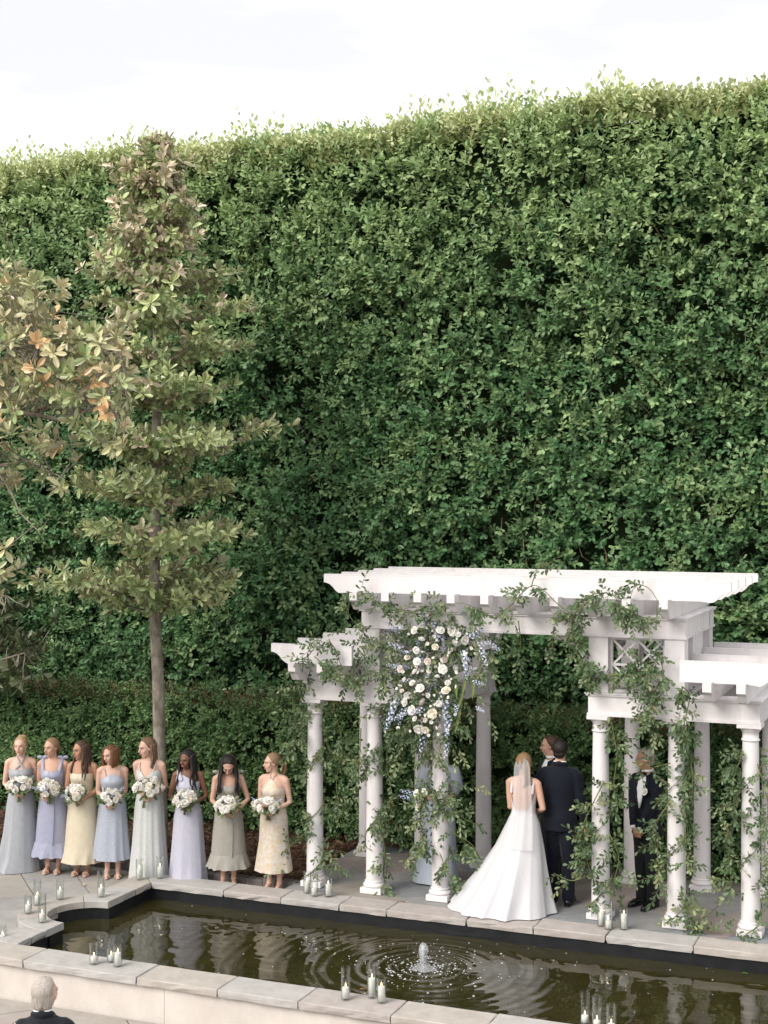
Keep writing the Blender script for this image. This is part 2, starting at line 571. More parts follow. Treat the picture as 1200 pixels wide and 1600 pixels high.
# pool: lined basin, water, coping
b = MB()
b.box((-9.06, 14.53, -0.9), (2.0, 14.84, -0.075))
b.box((-9.32, 13.61, -0.9), (-9.012, 14.84, -0.077))
b.box((-9.32, 12.0, -0.9), (-9.012, 12.74, -0.077))
arc = [(PX - 0.002 + (PR + 0.02) * math.cos(a), PY + (PR + 0.02) * math.sin(a)) for a in np.linspace(math.pi / 2, 1.5 * math.pi, 15)]
arc2 = [(PX - 0.002 + (PR + 0.25) * math.cos(a), PY + (PR + 0.25) * math.sin(a)) for a in np.linspace(math.pi / 2, 1.5 * math.pi, 15)]
for k in range(14):
    b.prism([arc[k], arc2[k], arc2[k + 1], arc[k + 1]], 2, -0.9, -0.079)
pool = tag(b.build('pool', LINER), kind='structure')
stones = [STONE_A, STONE_B, STONE_C, STONE_B, STONE_A]
def coping_piece(poly, z1=0.004, m=None, parent=None):
    return rough_stone('coping_stone', poly, z1 - 0.072, z1 + random.uniform(-0.004, 0.004), m or random.choice(stones), parent or pool, step=0.11, jit=0.009, lip=0.008)
x = -8.985
cuts = [-8.985, -8.02, -7.28, -6.55, -5.98, -5.05, -4.30, -3.52, -2.62, -1.86, -1.0, -0.1, 0.8, 1.8]
for i in range(len(cuts) - 1):
    a_, b_ = cuts[i] + 0.003, cuts[i + 1] - 0.003
    poly = [(a_, 14.50), (b_, 14.50), (b_, 14.855), (a_ - (0.34 if i == 0 else 0), 14.855)]
    coping_piece(poly)
coping_piece([(-8.99, 14.505), (-9.335, 14.85), (-9.335, 14.17), (-8.99, 14.17)], m=STONE_A)
coping_piece([(-8.99, 14.165), (-9.335, 14.165), (-9.335, 13.90), (-8.99, 13.90)], m=STONE_B)
for a0, a1, m in ((90, 128, STONE_B), (128, 176, STONE_A), (176, 226, STONE_C), (226, 270, STONE_B)):
    A = np.radians(np.linspace(a0 + 0.4, a1 - 0.4, 7))
    A2 = A[::-1]
    inner = [(PX + PR * math.cos(t), PY + PR * math.sin(t)) for t in A]
    outer = [(PX + 0.74 * math.cos(t), PY + 0.74 * math.sin(t)) for t in A2]
    bb = MB()
    # a curved slab: rings inner/outer
    V = []
    for z, e in ((-0.07, 0.0), (0.0, 0.0), (0.005, 0.007)):
        V.append([(PX + (PR + e + random.uniform(0, .004)) * math.cos(t), PY + (PR + e) * math.sin(t), z) for t in A] +
                 [(PX + (0.74 - e - random.uniform(0, .004)) * math.cos(t), PY + (0.74 - e) * math.sin(t), z) for t in A2])
    bb.grid(V, close=True)
    n = 14
    for k in range(6):
        for s in (0, 2):
            q = (s * n + k, s * n + k + 1, s * n + n - 2 - k, s * n + n - 1 - k)
            bb.f.append(q if s == 0 else q[::-1]); bb.m.append(0)
    bb.build('coping_stone', m, pool, world=True)
for y0, y1, m in ((12.20, 12.425, STONE_B), (11.955, 12.195, STONE_B)):
    coping_piece([(-8.99, y0), (-9.34, y0), (-9.34, y1), (-8.99, y1)], m=m)

# water, with the rings the jet sends out
JX, JY = -5.13, 13.42
WX = np.arange(-9.46, 2.0, 0.024)
WY = np.arange(11.9, 14.57, 0.024)
gx, gy = np.meshgrid(WX, WY, indexing='ij')
rr_ = np.hypot(gx - JX, gy - JY)
wob = (fbm(gx * 2.2, gy * 2.2, 2) - 0.5) * 0.5
zz = 0.0052 * np.sin(2 * math.pi * (rr_ + wob * 0.14) / 0.135) * np.exp(-rr_ / 1.0) * np.clip(rr_ / 0.12, 0, 1)
zz += 0.0020 * np.sin(2 * math.pi * (rr_ + wob * 0.4) / 0.23 + 1) * np.exp(-rr_ / 1.6)
zz += (fbm(gx * 3.1 + 5, gy * 7.0, 3) - 0.5) * 0.0062 + (fbm(gx * 9, gy * 14 + 3, 2) - 0.5) * 0.0016
V = np.stack([gx, gy, -0.2 + zz], -1).reshape(-1, 3)
nx, ny = gx.shape
I = (np.arange(nx - 1)[:, None] * ny + np.arange(ny - 1)[None, :]).ravel()
Fq = np.stack([I, I + ny, I + ny + 1, I + 1], 1)
cxy = V[I][:, :2] + 0.012
keep = (cxy[:, 0] > -9.05) | (np.hypot(cxy[:, 0] - PX, cxy[:, 1] - PY) < 0.485)
WATER = mat('pond_water', (0.022, 0.019, 0.0065), 0.03, 0.5, col2=(0.032, 0.028, 0.009), vscale=2.0)
MATS['pond_water'].node_tree.nodes['Principled BSDF'].inputs['IOR'].default_value = 1.36
water = tag(quick_mesh('water', V, Fq[keep], WATER, smooth=True), kind='structure')

# front wall of the pool with its own coping
wall = thing('pool_wall', 'low cream stucco wall along the near side of the pool', 'wall', (-6, 11.7, -0.42))
for i, (a_, b_) in enumerate(((-22, -12.5), (-12.496, -9.6), (-9.596, -7.05), (-7.046, -4.4), (-4.396, -1.9), (-1.896, 1.9))):
    b = MB(); b.box((a_, 11.60, -0.5), (b_, 11.93, -0.07)); b.build('wall_panel', STUCCO, wall, world=True)
cuts = [-14.0, -12.9, -11.7, -10.7, -9.75, -8.62, -7.32, -6.45, -5.62, -4.72, -3.86, -3.0, -2.1, -1.2, -0.2, 0.8, 1.9]
fm = [STONE_B, STONE_A, STONE_C, STONE_A, STONE_A, STONE_B, STONE_A, STONE_B, STONE_C, STONE_A, STONE_B, STONE_A, STONE_C, STONE_B, STONE_A, STONE_B]
for i in range(len(cuts) - 1):
    coping_piece([(cuts[i] + 0.003, 11.54), (cuts[i + 1] - 0.003, 11.54), (cuts[i + 1] - 0.003, 11.945), (cuts[i] + 0.003, 11.945)], m=fm[i], parent=wall)

# planting bed
gx, gy = np.meshgrid(np.arange(-18, 2.0, 0.07), np.arange(15.2, 18.9, 0.07), indexing='ij')
gz = -0.07 + np.clip((gy - 15.2) / 2.0, 0, 1) * 0.10 + (fbm(gx * 4, gy * 4, 3) - 0.5) * 0.07
gz = np.where((gx > -7.5) & (gy < 17.3), -0.2, gz)
nx, ny = gx.shape
I = (np.arange(nx - 1)[:, None] * ny + np.arange(ny - 1)[None, :]).ravel()
bed = tag(quick_mesh('planting_bed', np.stack([gx, gy, gz], -1).reshape(-1, 3), np.stack([I, I + ny, I + ny + 1, I + 1], 1), SOIL, smooth=True), kind='structure')
n = 9000
P = np.stack([rng.uniform(-13, -7.45, n), 15.25 + rng.random(n) ** 1.2 * 1.9, np.zeros(n)], 1)
P[:, 2] = -0.055 + np.clip((P[:, 1] - 15.2) / 2.0, 0, 1) * 0.10 + rng.uniform(0, 0.045, n)
D = rng.normal(size=(n, 3)); D[:, 2] *= 0.25
Nn = rng.normal(size=(n, 3)) * 0.4; Nn[:, 2] += 1
c = np.array([(0.14, 0.085, 0.055), (0.085, 0.05, 0.035), (0.20, 0.13, 0.085), (0.11, 0.068, 0.046)])[rng.integers(0, 4, n)]
Ls = rng.uniform(0.04, 0.13, n)
V, Fq, C = leaf_arrays(P, D, Nn, Ls, Ls * rng.uniform(0.12, 0.3, n), c)
MULCH = mat('bark_mulch', rough=0.9, spec=0.1, attr='tint')
tag(quick_mesh('bark_mulch', V, Fq, MULCH, C), 'reddish brown bark mulch under the hedge', 'mulch', kind='stuff')

GRAN = mat('edging_brick', (0.13, 0.12, 0.115), 0.9, 0.15, col2=(0.21, 0.19, 0.175), vscale=14, bump=0.6, bscale=40)
edging = thing('garden_edging', 'row of dark weathered bricks edging the mulch bed', 'edging', (-9, 15.16, -0.08))
x = -13.0
while x < -7.5:
    w = random.uniform(0.19, 0.24)
    b = MB(); b.box((x, 15.125, -0.12), (x + w - 0.008, 15.235, 0.005 + random.uniform(-0.015, 0.012)), bevel=0.008)
    b.build('brick', GRAN, edging, world=True)
    x += w

# ================================================================== hedges
def tufts(P, O, size, nsp, nl, leaf, tint, r=rng, up=0.45, jitter=0.75, width=0.52, droop=0.16, upn=0.8):
    n = len(P)
    Pn = np.repeat(P, nsp, 0); On = np.repeat(nrm(O), nsp, 0); sz = np.repeat(size, nsp)
    m = len(Pn)
    off = r.normal(size=(m, 3)) * 0.55
    off = off - On * np.sum(off * On, 1, keepdims=True) * 0.75
    off[:, 2] *= 0.75
    B = Pn + off * sz[:, None]
    # domed: the rim of a tuft sits further back
    B -= On * (np.sum(off * off, 1) * 0.35 * sz)[:, None]
    D = On + off * 0.9 + r.normal(size=(m, 3)) * 0.35 * jitter
    D[:, 2] += up
    tn = np.repeat(tint, nsp, 0) * (0.85 + 0.3 * r.random((m, 1)))
    return sprig_leaves(B, D, sz * r.uniform(0.7, 1.1, m), nl, np.full(m, leaf) * r.uniform(0.85, 1.15, m), tn, r, width=width, droop=droop, upn=upn)

def mixcol(a, b, t):
    return np.asarray(a)[None, :] * (1 - t[:, None]) + np.asarray(b)[None, :] * t[:, None]

hx0, hx1 = -16.2, -0.6
hedge = thing('tall_hedge', 'towering clipped green hedge with pale shoots along its top', 'hedge', (-8, 19.5, 0))
def hedge_face(x, z):
    return 18.62 + (fbm(x * 0.9, z * 0.9, 3) - 0.5) * 0.75 + np.clip((z - 9.0) / 0.8, 0, 1.3) ** 2 * 0.35
n = 2550
q = int(n)
tx = rng.uniform(hx0, hx1, q); tz = rng.uniform(1.55, 9.84, q)
ty = hedge_face(tx, tz) + rng.uniform(-0.10, 0.14, q)
P = np.stack([tx, ty, tz], 1)
O = np.tile(np.array([0.05, -1.0, 0.1]), (q, 1)); O[:, 2] += np.clip((tz - 9.0), 0, 1) * 0.9
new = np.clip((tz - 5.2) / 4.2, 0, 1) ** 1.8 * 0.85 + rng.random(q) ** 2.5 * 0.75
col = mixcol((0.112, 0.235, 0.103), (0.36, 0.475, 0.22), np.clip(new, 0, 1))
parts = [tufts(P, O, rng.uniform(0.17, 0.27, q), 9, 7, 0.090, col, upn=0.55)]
# inner filling
q = 1700
tx = rng.uniform(hx0, hx1, q); tz = rng.uniform(1.5, 9.6, q)
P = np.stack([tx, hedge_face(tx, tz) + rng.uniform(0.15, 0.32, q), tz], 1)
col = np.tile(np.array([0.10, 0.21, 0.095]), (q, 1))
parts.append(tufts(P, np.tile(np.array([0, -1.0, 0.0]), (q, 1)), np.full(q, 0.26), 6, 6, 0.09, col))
# flat top
q = 1100
tx = rng.uniform(hx0, hx1, q)
P = np.stack([tx, 18.72 + rng.random(q) ** 1.5 * 2.4, 9.74 + (fbm(tx * 0.7, tx * 0 + 2) - 0.5) * 0.22], 1)
col = mixcol((0.42, 0.48, 0.24), (0.56, 0.58, 0.32), rng.random(q))
parts.append(tufts(P, np.tile(np.array([0, -0.35, 1.0]), (q, 1)), np.full(q, 0.2), 8, 6, 0.08, col))
# shoots standing up along the top
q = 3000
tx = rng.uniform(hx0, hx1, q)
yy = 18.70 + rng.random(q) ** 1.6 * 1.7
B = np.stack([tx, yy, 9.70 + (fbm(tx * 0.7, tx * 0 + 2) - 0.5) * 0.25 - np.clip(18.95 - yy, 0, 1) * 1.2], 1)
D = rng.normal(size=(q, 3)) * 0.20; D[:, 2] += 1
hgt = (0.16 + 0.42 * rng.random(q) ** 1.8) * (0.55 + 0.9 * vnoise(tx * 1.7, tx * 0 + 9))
col = mixcol((0.44, 0.53, 0.25), (0.66, 0.68, 0.38), rng.random(q))  # yellow-green new growth, tint lightened further to paint in the bright sky's glow
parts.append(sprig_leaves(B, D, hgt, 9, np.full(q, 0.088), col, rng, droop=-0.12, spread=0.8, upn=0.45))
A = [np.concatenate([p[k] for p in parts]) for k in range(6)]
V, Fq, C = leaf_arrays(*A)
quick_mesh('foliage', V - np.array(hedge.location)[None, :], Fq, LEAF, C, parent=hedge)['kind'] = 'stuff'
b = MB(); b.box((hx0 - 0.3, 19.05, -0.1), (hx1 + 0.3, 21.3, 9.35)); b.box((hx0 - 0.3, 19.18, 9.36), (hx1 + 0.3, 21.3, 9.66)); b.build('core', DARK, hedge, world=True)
b = MB()
for k in range(170):
    x, z = random.uniform(hx0, hx1), random.uniform(2.0, 9.0)
    y = float(hedge_face(np.array([x]), np.array([z]))[0])
    pts = [(x, y + 0.2, z)]
    dx, dz = random.uniform(-0.12, 0.12), random.choice([-1, 1, 1]) * random.uniform(0.05, 0.12)
    for j in range(5):
        px_, py_, pz_ = pts[-1]
        pts.append((px_ + dx * 0.6 + random.uniform(-.03, .03), y + 0.08 - 0.1 * math.sin(j) * random.random(), pz_ + dz))
    b.limb(pts, [0.008, 0.007, 0.006, 0.005, 0.004, 0.003], 5)
b.build('branches', TWIG, hedge, world=True)['kind'] = 'stuff'

low = thing('low_hedge', 'clipped dark green hedge about head high behind the bridesmaids and pergola', 'hedge', (-8, 17.6, 0))
q = 1500
tx = rng.uniform(hx0, hx1, q); tz = rng.uniform(0.1, 1.80, q)
P = np.stack([tx, 17.12 + (fbm(tx * 1.2, tz * 1.2, 3) - 0.5) * 0.40 + np.clip(tz - 1.45, 0, 1) * 0.4 + rng.uniform(-.06, .1, q), tz], 1)
col = mixcol((0.105, 0.20, 0.08), (0.21, 0.32, 0.13), rng.random(q) ** 1.5)
parts = [tufts(P, np.tile(np.array([0, -1.0, 0.15]), (q, 1)), rng.uniform(0.12, 0.2, q), 8, 7, 0.062, col)]
q = 330
tx = rng.uniform(hx0, hx1, q); ty = rng.uniform(17.2, 17.5, q)
P = np.stack([tx, ty, 1.80 + (fbm(tx * 1.5, ty * 1.5, 2) - 0.5) * 0.16 - np.clip(ty - 17.6, 0, 1) * 0.15], 1)
col = mixcol((0.085, 0.12, 0.045), (0.15, 0.14, 0.065), rng.random(q))
parts.append(tufts(P, np.tile(np.array([0, -0.3, 1.0]), (q, 1)), np.full(q, 0.14), 5, 6, 0.055, col))
A = [np.concatenate([p[k] for p in parts]) for k in range(6)]
V, Fq, C = leaf_arrays(*A)
quick_mesh('foliage', V - np.array(low.location)[None, :], Fq, LEAF_LOW, C, parent=low)['kind'] = 'stuff'
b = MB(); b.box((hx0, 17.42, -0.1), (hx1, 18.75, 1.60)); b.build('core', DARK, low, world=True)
# dead trimmings lying on top of the low hedge
n = 5000
P = np.stack([rng.uniform(hx0, hx1, n), rng.uniform(17.35, 18.6, n), rng.uniform(1.62, 1.74, n)], 1)
D = rng.normal(size=(n, 3)); D[:, 2] *= 0.3
Nn = rng.normal(size=(n, 3)) * 0.5; Nn[:, 2] += 1
c = np.array([(0.20, 0.11, 0.06), (0.13, 0.08, 0.045), (0.26, 0.17, 0.10)])[rng.integers(0, 3, n)]
Ls = rng.uniform(0.05, 0.12, n)
V, Fq, C = leaf_arrays(P, D, Nn, Ls, Ls * 0.4, c)
quick_mesh('dead_leaves', V - np.array(low.location)[None, :], Fq, MULCH, C, parent=low)['kind'] = 'stuff'

# ================================================================== magnolias
def whorls(P, O, nl, leaf, tint, r, flat=0.85, width=0.40):
    n = len(P)
    O = nrm(O)
    X = nrm(np.cross(O, rand_dirs(n, r))); Y = np.cross(O, X)
    ang = r.uniform(0, 6.28, (n, 1)) + np.arange(nl)[None, :] * 2.4
    lay = np.linspace(0, 1, nl)[None, :] + r.uniform(-.1, .1, (n, nl))
    rad = X[:, None, :] * np.cos(ang)[..., None] + Y[:, None, :] * np.sin(ang)[..., None]
    D = rad * (1.1 - 0.75 * lay)[..., None] + O[:, None, :] * (flat * (0.25 + 1.2 * lay))[..., None]
    D[..., 2] -= 0.30 * (1 - lay)
    D += r.normal(size=D.shape) * 0.38
    Nn = O[:, None, :] * 1.0 - rad * 0.45 + r.normal(size=(n, nl, 3)) * 0.25
    Pl = P[:, None, :] + O[:, None, :] * (lay * 0.06 - 0.03)[..., None] + rad * 0.008
    L_ = leaf[:, None] * r.uniform(0.6, 1.2, (n, nl))
    C = tint[:, None, :] * (0.7 + 0.6 * r.random((n, nl, 1)))
    return Pl.reshape(-1, 3), D.reshape(-1, 3), Nn.reshape(-1, 3), L_.ravel(), (L_ * width).ravel(), C.reshape(-1, 3)

r2 = np.random.default_rng(5)
TX, TY = -9.74, 15.95
tree = thing('magnolia_tree', 'slender magnolia with bare mottled trunk standing behind the bridesmaids', 'tree', (TX, TY, -0.05))
b = MB()
tp = [(TX + 0.02, TY, -0.1), (TX + 0.0, TY, 0.25), (TX - 0.02, TY, 1.2), (TX - 0.05, TY + 0.01, 2.2), (TX - 0.10, TY, 3.1), (TX - 0.09, TY, 4.5), (TX - 0.06, TY, 6.0), (TX - 0.1, TY, 7.5), (TX - 0.08, TY, 8.6), (TX - 0.07, TY, 9.15)]
b.limb(tp, [0.108, 0.09, 0.082, 0.078, 0.072, 0.068, 0.055, 0.035, 0.02, 0.01], 14)
b.build('trunk', BARK, tree, smooth=True, world=True)
zs_ = [2.95, 3.6, 4.2, 4.9, 5.5, 6.0, 7.0, 7.8, 8.5, 9.05, 9.35]
lf_ = [0.35, 1.45, 1.40, 1.25, 0.95, 0.80, 0.85, 0.80, 0.62, 0.30, 0.05]
rt_ = [0.45, 1.05, 1.20, 1.28, 1.30, 1.22, 0.95, 0.78, 0.66, 0.28, 0.05]
limbs = MB()
WP, WO = [], []
tiers = [3.1, 3.25, 3.85, 4.45, 5.0, 5.1, 5.7, 6.25, 6.75, 7.25, 7.7, 8.05, 8.4, 8.72, 9.0]
for k in range(96):
    z = tiers[int(k * len(tiers) / 96)] + r2.uniform(-0.09, 0.09)
    az = k * 2.39996 + r2.uniform(-.4, .4)
    f = np.array([math.cos(az), math.sin(az)])
    side = f @ RT
    reach = np.interp(z + 0.3, zs_, rt_) * (0.5 + 0.5 * side) + np.interp(z + 0.3, zs_, lf_) * (0.5 - 0.5 * side)
    reach *= r2.uniform(0.55, 1.12)
    base = np.array([np.interp(z, [p[2] for p in tp], [p[0] for p in tp]), TY, z])
    tip = base + np.array([f[0] * reach, f[1] * reach, 0.16 + 0.22 * reach * r2.uniform(0.2, 1.2)])
    mid = base * 0.5 + tip * 0.5 + np.array([0, 0, -0.05])
    limbs.limb([base, mid, tip], [0.020 + 0.008 * reach, 0.014, 0.006], 6)
    nw = int(7 + reach * 18)
    t = r2.uniform(0.10, 1.05, nw) ** 0.75
    p = base[None, :] * (1 - t[:, None]) + tip[None, :] * t[:, None]
    sp = r2.normal(size=(nw, 3)) * np.array([0.16, 0.16, 0.048]) * (0.5 + 0.5 * reach)
    WP.append(p + sp)
    o = sp * 1.6 + np.array([f[0], f[1], 0.0]) * 0.6 + np.array([0, -0.25, 0.6]) + r2.normal(size=(nw, 3)) * 0.28
    WO.append(o)
q_ = 80
za = r2.uniform(3.25, 8.6, q_); aa = r2.uniform(0, 6.283, q_)
ra = r2.uniform(0.15, 0.45, q_)
WP.append(np.stack([TX - 0.08 + ra * np.cos(aa), TY - 0.1 + ra * np.sin(aa), za], 1)); WO.append(np.stack([np.cos(aa), np.sin(aa) - 0.3, np.full(q_, 0.5)], 1))
WP = np.concatenate(WP); WO = np.concatenate(WO)
bz = np.clip((WP[:, 2] - 6.2) / 3.0, 0, 1)
g_ = mixcol((0.21, 0.30, 0.115), (0.56, 0.61, 0.30), r2.random(len(WP)))
br = mixcol((0.50, 0.44, 0.30), (0.60, 0.49, 0.36), r2.random(len(WP)))
pick = (r2.random(len(WP)) < bz * 0.6 + 0.03)[:, None]
col = np.where(pick, br, g_)
V, Fq, C = leaf_arrays(*whorls(WP, WO, 10, np.full(len(WP), 0.128), col, r2), tpl=TPL_M)
quick_mesh('crown', V - np.array(tree.location)[None, :], Fq, MAGN, C, parent=tree)['kind'] = 'stuff'
limbs.build('limbs', BARK, tree, smooth=True, world=True)

def magnolia_from_regions(name, label, base, regions, leafsize, tints, seed, count, limbs_px, part_limit, MAGN=MAGN):
    """regions: (px0,px1,py0,py1,Y0,Y1,weight) boxes of crown volume; every leaf rosette gets a real place in depth"""
    r = np.random.default_rng(seed)
    root = thing(name, label, 'tree', tuple(base))
    wd = MB()
    nodes = []
    for L_, rad in limbs_px:
        pts = [at_Y(*p) if len(p) == 3 else np.array(p[:3]) for p in L_]
        wd.limb(pts, list(np.linspace(rad[0], rad[1], len(pts))), 8)
        for i in range(len(pts) - 1):
            for t in np.linspace(0, 1, 8):
                nodes.append(pts[i] * (1 - t) + pts[i + 1] * t)
    nodes = np.array(nodes)
    W = np.array([q[6] for q in regions], float); W /= W.sum()
    P = []
    for k in range(count):
        x0, x1, y0, y1, Y0, Y1, _ = regions[r.choice(len(regions), p=W)]
        a, b_ = (r.normal() * 0.33), (r.normal() * 0.33)
        P.append(at_Y((x0 + x1) / 2 + np.clip(a, -.6, .6) * (x1 - x0), (y0 + y1) / 2 + np.clip(b_, -.6, .6) * (y1 - y0), r.uniform(Y0, Y1)))
    P = np.array(P)
    O = []
    for p in P:
        j = np.argmin(np.sum((nodes - p) ** 2, 1))
        d = p - nodes[j]
        ln = np.linalg.norm(d)
        mid = nodes[j] * 0.5 + p * 0.5 + r.normal(size=3) * 0.05 * ln - np.array([0, 0, 0.06 * ln])
        wd.limb([nodes[j], mid, p], [0.008, 0.006, 0.004], 5)
        O.append(unit(d) * 0.7 + np.array([0.05, -0.25, 0.7]) + r.normal(size=3) * 0.35)
    O = np.array(O)
    col = np.array(tints)[r.integers(0, len(tints), len(P))]
    wd.build('branches', BARK, root, smooth=True, world=True)
    # each rosette in view is a part of its own
    off = np.array(root.location)
    nl = 11
    A = whorls(P, O, nl, np.full(len(P), leafsize), col, r)
    for i in range(min(len(P), part_limit)):
        s = slice(i * nl, (i + 1) * nl)
        V, Fq, C = leaf_arrays(*[a[s] for a in A], tpl=TPL_M)
        quick_mesh('leaf_cluster', V - off[None, :], Fq, MAGN, C, parent=root)
    if len(P) > part_limit:
        s = slice(part_limit * nl, None)
        V, Fq, C = leaf_arrays(*[a[s] for a in A], tpl=TPL_M)
        quick_mesh('crown', V - off[None, :], Fq, MAGN, C, parent=root)['kind'] = 'stuff'
    return root

tan = [tuple(min(0.75, c_ * k_) for c_, k_ in zip(q_, (1.18, 1.2, 1.1))) for q_ in [(0.48, 0.43, 0.28), (0.40, 0.42, 0.24), (0.54, 0.45, 0.31), (0.44, 0.44, 0.26), (0.32, 0.36, 0.19), (0.38, 0.42, 0.23), (0.26, 0.32, 0.16), (0.46, 0.42, 0.27), (0.50, 0.48, 0.30), (0.58, 0.38, 0.22)]]
t0 = at_Y(-170, 900, 12.4)
tb = (float(t0[0]), 12.4, -0.05)
magnolia_from_regions('magnolia_tree', 'near magnolia reaching in from the left with tan and rust leaves', tb,
    [(-90, 165, 505, 680, 11.6, 13.6, 9.5), (-70, 80, 420, 520, 11.8, 13.2, 2.6), (80, 190, 510, 620, 11.8, 13.4, 3.2), (-60, 105, 700, 770, 12.0, 13.0, 1.0), (-75, 18, 845, 925, 12.0, 12.9, 0.9),
     (-260, -40, 300, 900, 11.4, 13.8, 6.0)],
    0.135, tan, 21, 520,
    [([(tb[0], tb[1], -0.1, 0), (tb[0] + 0.05, 12.4, 2.0, 0), (tb[0], 12.45, 4.2, 0), (tb[0] + 0.05, 12.5, 6.2, 0), (tb[0], 12.5, 7.6, 0)], (0.14, 0.03)),
     ([(-165, 760, 12.4), (-60, 610, 12.5), (0, 638, 12.6), (90, 655, 12.7), (170, 630, 12.8)], (0.05, 0.010)),
     ([(-165, 600, 12.4), (-40, 545, 12.3), (60, 540, 12.2), (150, 530, 12.3), (190, 560, 12.4)], (0.045, 0.010)),
     ([(-160, 560, 12.4), (-60, 480, 12.6), (30, 450, 12.7)], (0.04, 0.008)),
     ([(-165, 860, 12.4), (-60, 735, 12.4), (0, 728, 12.4), (40, 720, 12.45), (95, 745, 12.5)], (0.035, 0.008)),
     ([(-10, 728, 12.4), (18, 770, 12.4), (30, 800, 12.4), (62, 832, 12.4), (73, 815, 12.4)], (0.013, 0.004)),
     ([(-165, 960, 12.4), (-80, 890, 12.4), (-10, 880, 12.4)], (0.03, 0.008))], 300)
dk = [(0.07, 0.10, 0.04), (0.095, 0.125, 0.05), (0.06, 0.085, 0.035)]
t0 = at_Y(-120, 1200, 16.3)
tb = (float(t0[0]), 16.3, 0.0)
magnolia_from_regions('magnolia_shrub', 'dark glossy evergreen shrub at the left edge above the low hedge', tb,
    [(-120, 70, 960, 1070, 15.9, 16.9, 6), (-140, 40, 880, 980, 16, 16.9, 3), (20, 110, 730, 870, 16.4, 17.2, 0.1)],
    0.17, dk, 33, 120,
    [([(tb[0], 16.3, -0.1, 0), (tb[0], 16.3, 1.4, 0), (tb[0] + 0.1, 16.3, 2.6, 0), (tb[0] + 0.1, 16.4, 3.8, 0)], (0.07, 0.02)),
     ([(-110, 1120, 16.3), (-30, 1040, 16.2), (40, 1020, 16.2)], (0.03, 0.008)),
     ([(-110, 1000, 16.3), (-40, 950, 16.3), (10, 930, 16.3)], (0.025, 0.008))], 120, MAGN=MAGD)

# ================================================================== pergola
CX = [-7.15, -6.39, -5.58, -3.73, -2.91, -2.14]
CY = [15.14, 16.68]
per = thing('pergola', 'white classical wedding pergola with columns lattice and scrolled beams', 'pergola', (-4.65, 15.9, 0))
def P3(mb, name, parent=None, smooth=False):
    return mb.build(name, WHITE, parent or per, smooth=smooth, world=True)
shaft_prof = [(0.098, 0.145), (0.1, 0.155), (0.098, 0.3), (0.0975, 0.7), (0.094, 1.2), (0.088, 1.7), (0.0835, 2.02), (0.0835, 2.03)]
base_prof = [(0.118, 0.072), (0.128, 0.078), (0.133, 0.092), (0.128, 0.108), (0.116, 0.114), (0.108, 0.118), (0.106, 0.128), (0.112, 0.134), (0.112, 0.142), (0.100, 0.15)]
cap_prof = [(0.0835, 2.02), (0.094, 2.024), (0.097, 2.032), (0.094, 2.04), (0.0845, 2.044), (0.0845, 2.11), (0.092, 2.116), (0.098, 2.128), (0.112, 2.15), (0.118, 2.158)]
col_src = None
for y in CY:
    for x in CX:
        if col_src is None:
            s = MB(); s.lathe(shaft_prof, seg=28); me_s = s.mesh('column', WHITE, True)
            s = MB(); s.lathe(base_prof, seg=28); me_b = s.mesh('base', WHITE, True)
            s = MB(); s.box((-0.128, -0.128, 0.004), (0.128, 0.128, 0.0715), bevel=0.004); me_p = s.mesh('plinth', WHITE)
            s = MB(); s.lathe(cap_prof, seg=28); me_c = s.mesh('capital', WHITE, True)
            s = MB(); s.box((-0.125, -0.125, 2.1585), (0.125, 0.125, 2.2), bevel=0.004); me_a = s.mesh('abacus', WHITE)
            col_src = True
        c_ = link('column', me_s, per, (x + 4.65, y - 15.9, 0))
        for nm, me in (('base', me_b), ('plinth', me_p), ('capital', me_c), ('abacus', me_a)):
            link(nm, me, c_)

def beam_x(x0, x1, yc, z0, z1, name, th=0.11):
    """box beam along x with a moulded foot and cornice"""
    b = MB()
    b.box((x0, yc - th, z0 + 0.028), (x1, yc + th, z1 - 0.032))
    b.box((x0 - 0.012, yc - th - 0.012, z0), (x1 + 0.012, yc + th + 0.012, z0 + 0.028))
    b.box((x0 - 0.022, yc - th - 0.022, z1 - 0.032), (x1 + 0.022, yc + th + 0.022, z1 - 0.012))
    b.box((x0 - 0.034, yc - th - 0.034, z1 - 0.012), (x1 + 0.034, yc + th + 0.034, z1))
    P3(b, name)
def beam_y(xc, y0, y1, z0, z1, name, th=0.108):
    b = MB()
    e = 0.002
    b.box((xc - th, y0, z0 + 0.028), (xc + th, y1, z1 - 0.032))
    b.box((xc - th - 0.012, y0, z0 + e), (xc + th + 0.012, y1, z0 + 0.028))
    b.box((xc - th - 0.022, y0, z1 - 0.032), (xc + th + 0.022, y1, z1 - 0.012))
    b.box((xc - th - 0.034, y0, z1 - 0.012), (xc + th + 0.034, y1, z1 - e))
    P3(b, name)
ZL0, ZL1, ZU0, ZU1 = 2.202, 2.452, 3.055, 3.285
for y in CY:
    beam_x(CX[0] - 0.11, CX[2] + 0.11, y, ZL0, ZL1, 'lower_beam')
    beam_x(CX[3] - 0.11, CX[5] + 0.11, y, ZL0, ZL1, 'lower_beam')
    beam_x(CX[1] - 0.115, CX[4] + 0.115, y, ZU0, ZU1, 'upper_beam')
for x in CX:
    beam_y(x + (0.001 if x in (CX[0], CX[3]) else -0.001), CY[0] + 0.146, CY[1] - 0.146, ZL0, ZL1, 'cross_beam')
for x in (CX[1], CX[4]):
    beam_y(x, CY[0] + 0.146, CY[1] - 0.146, ZU0, ZU1, 'cross_beam')
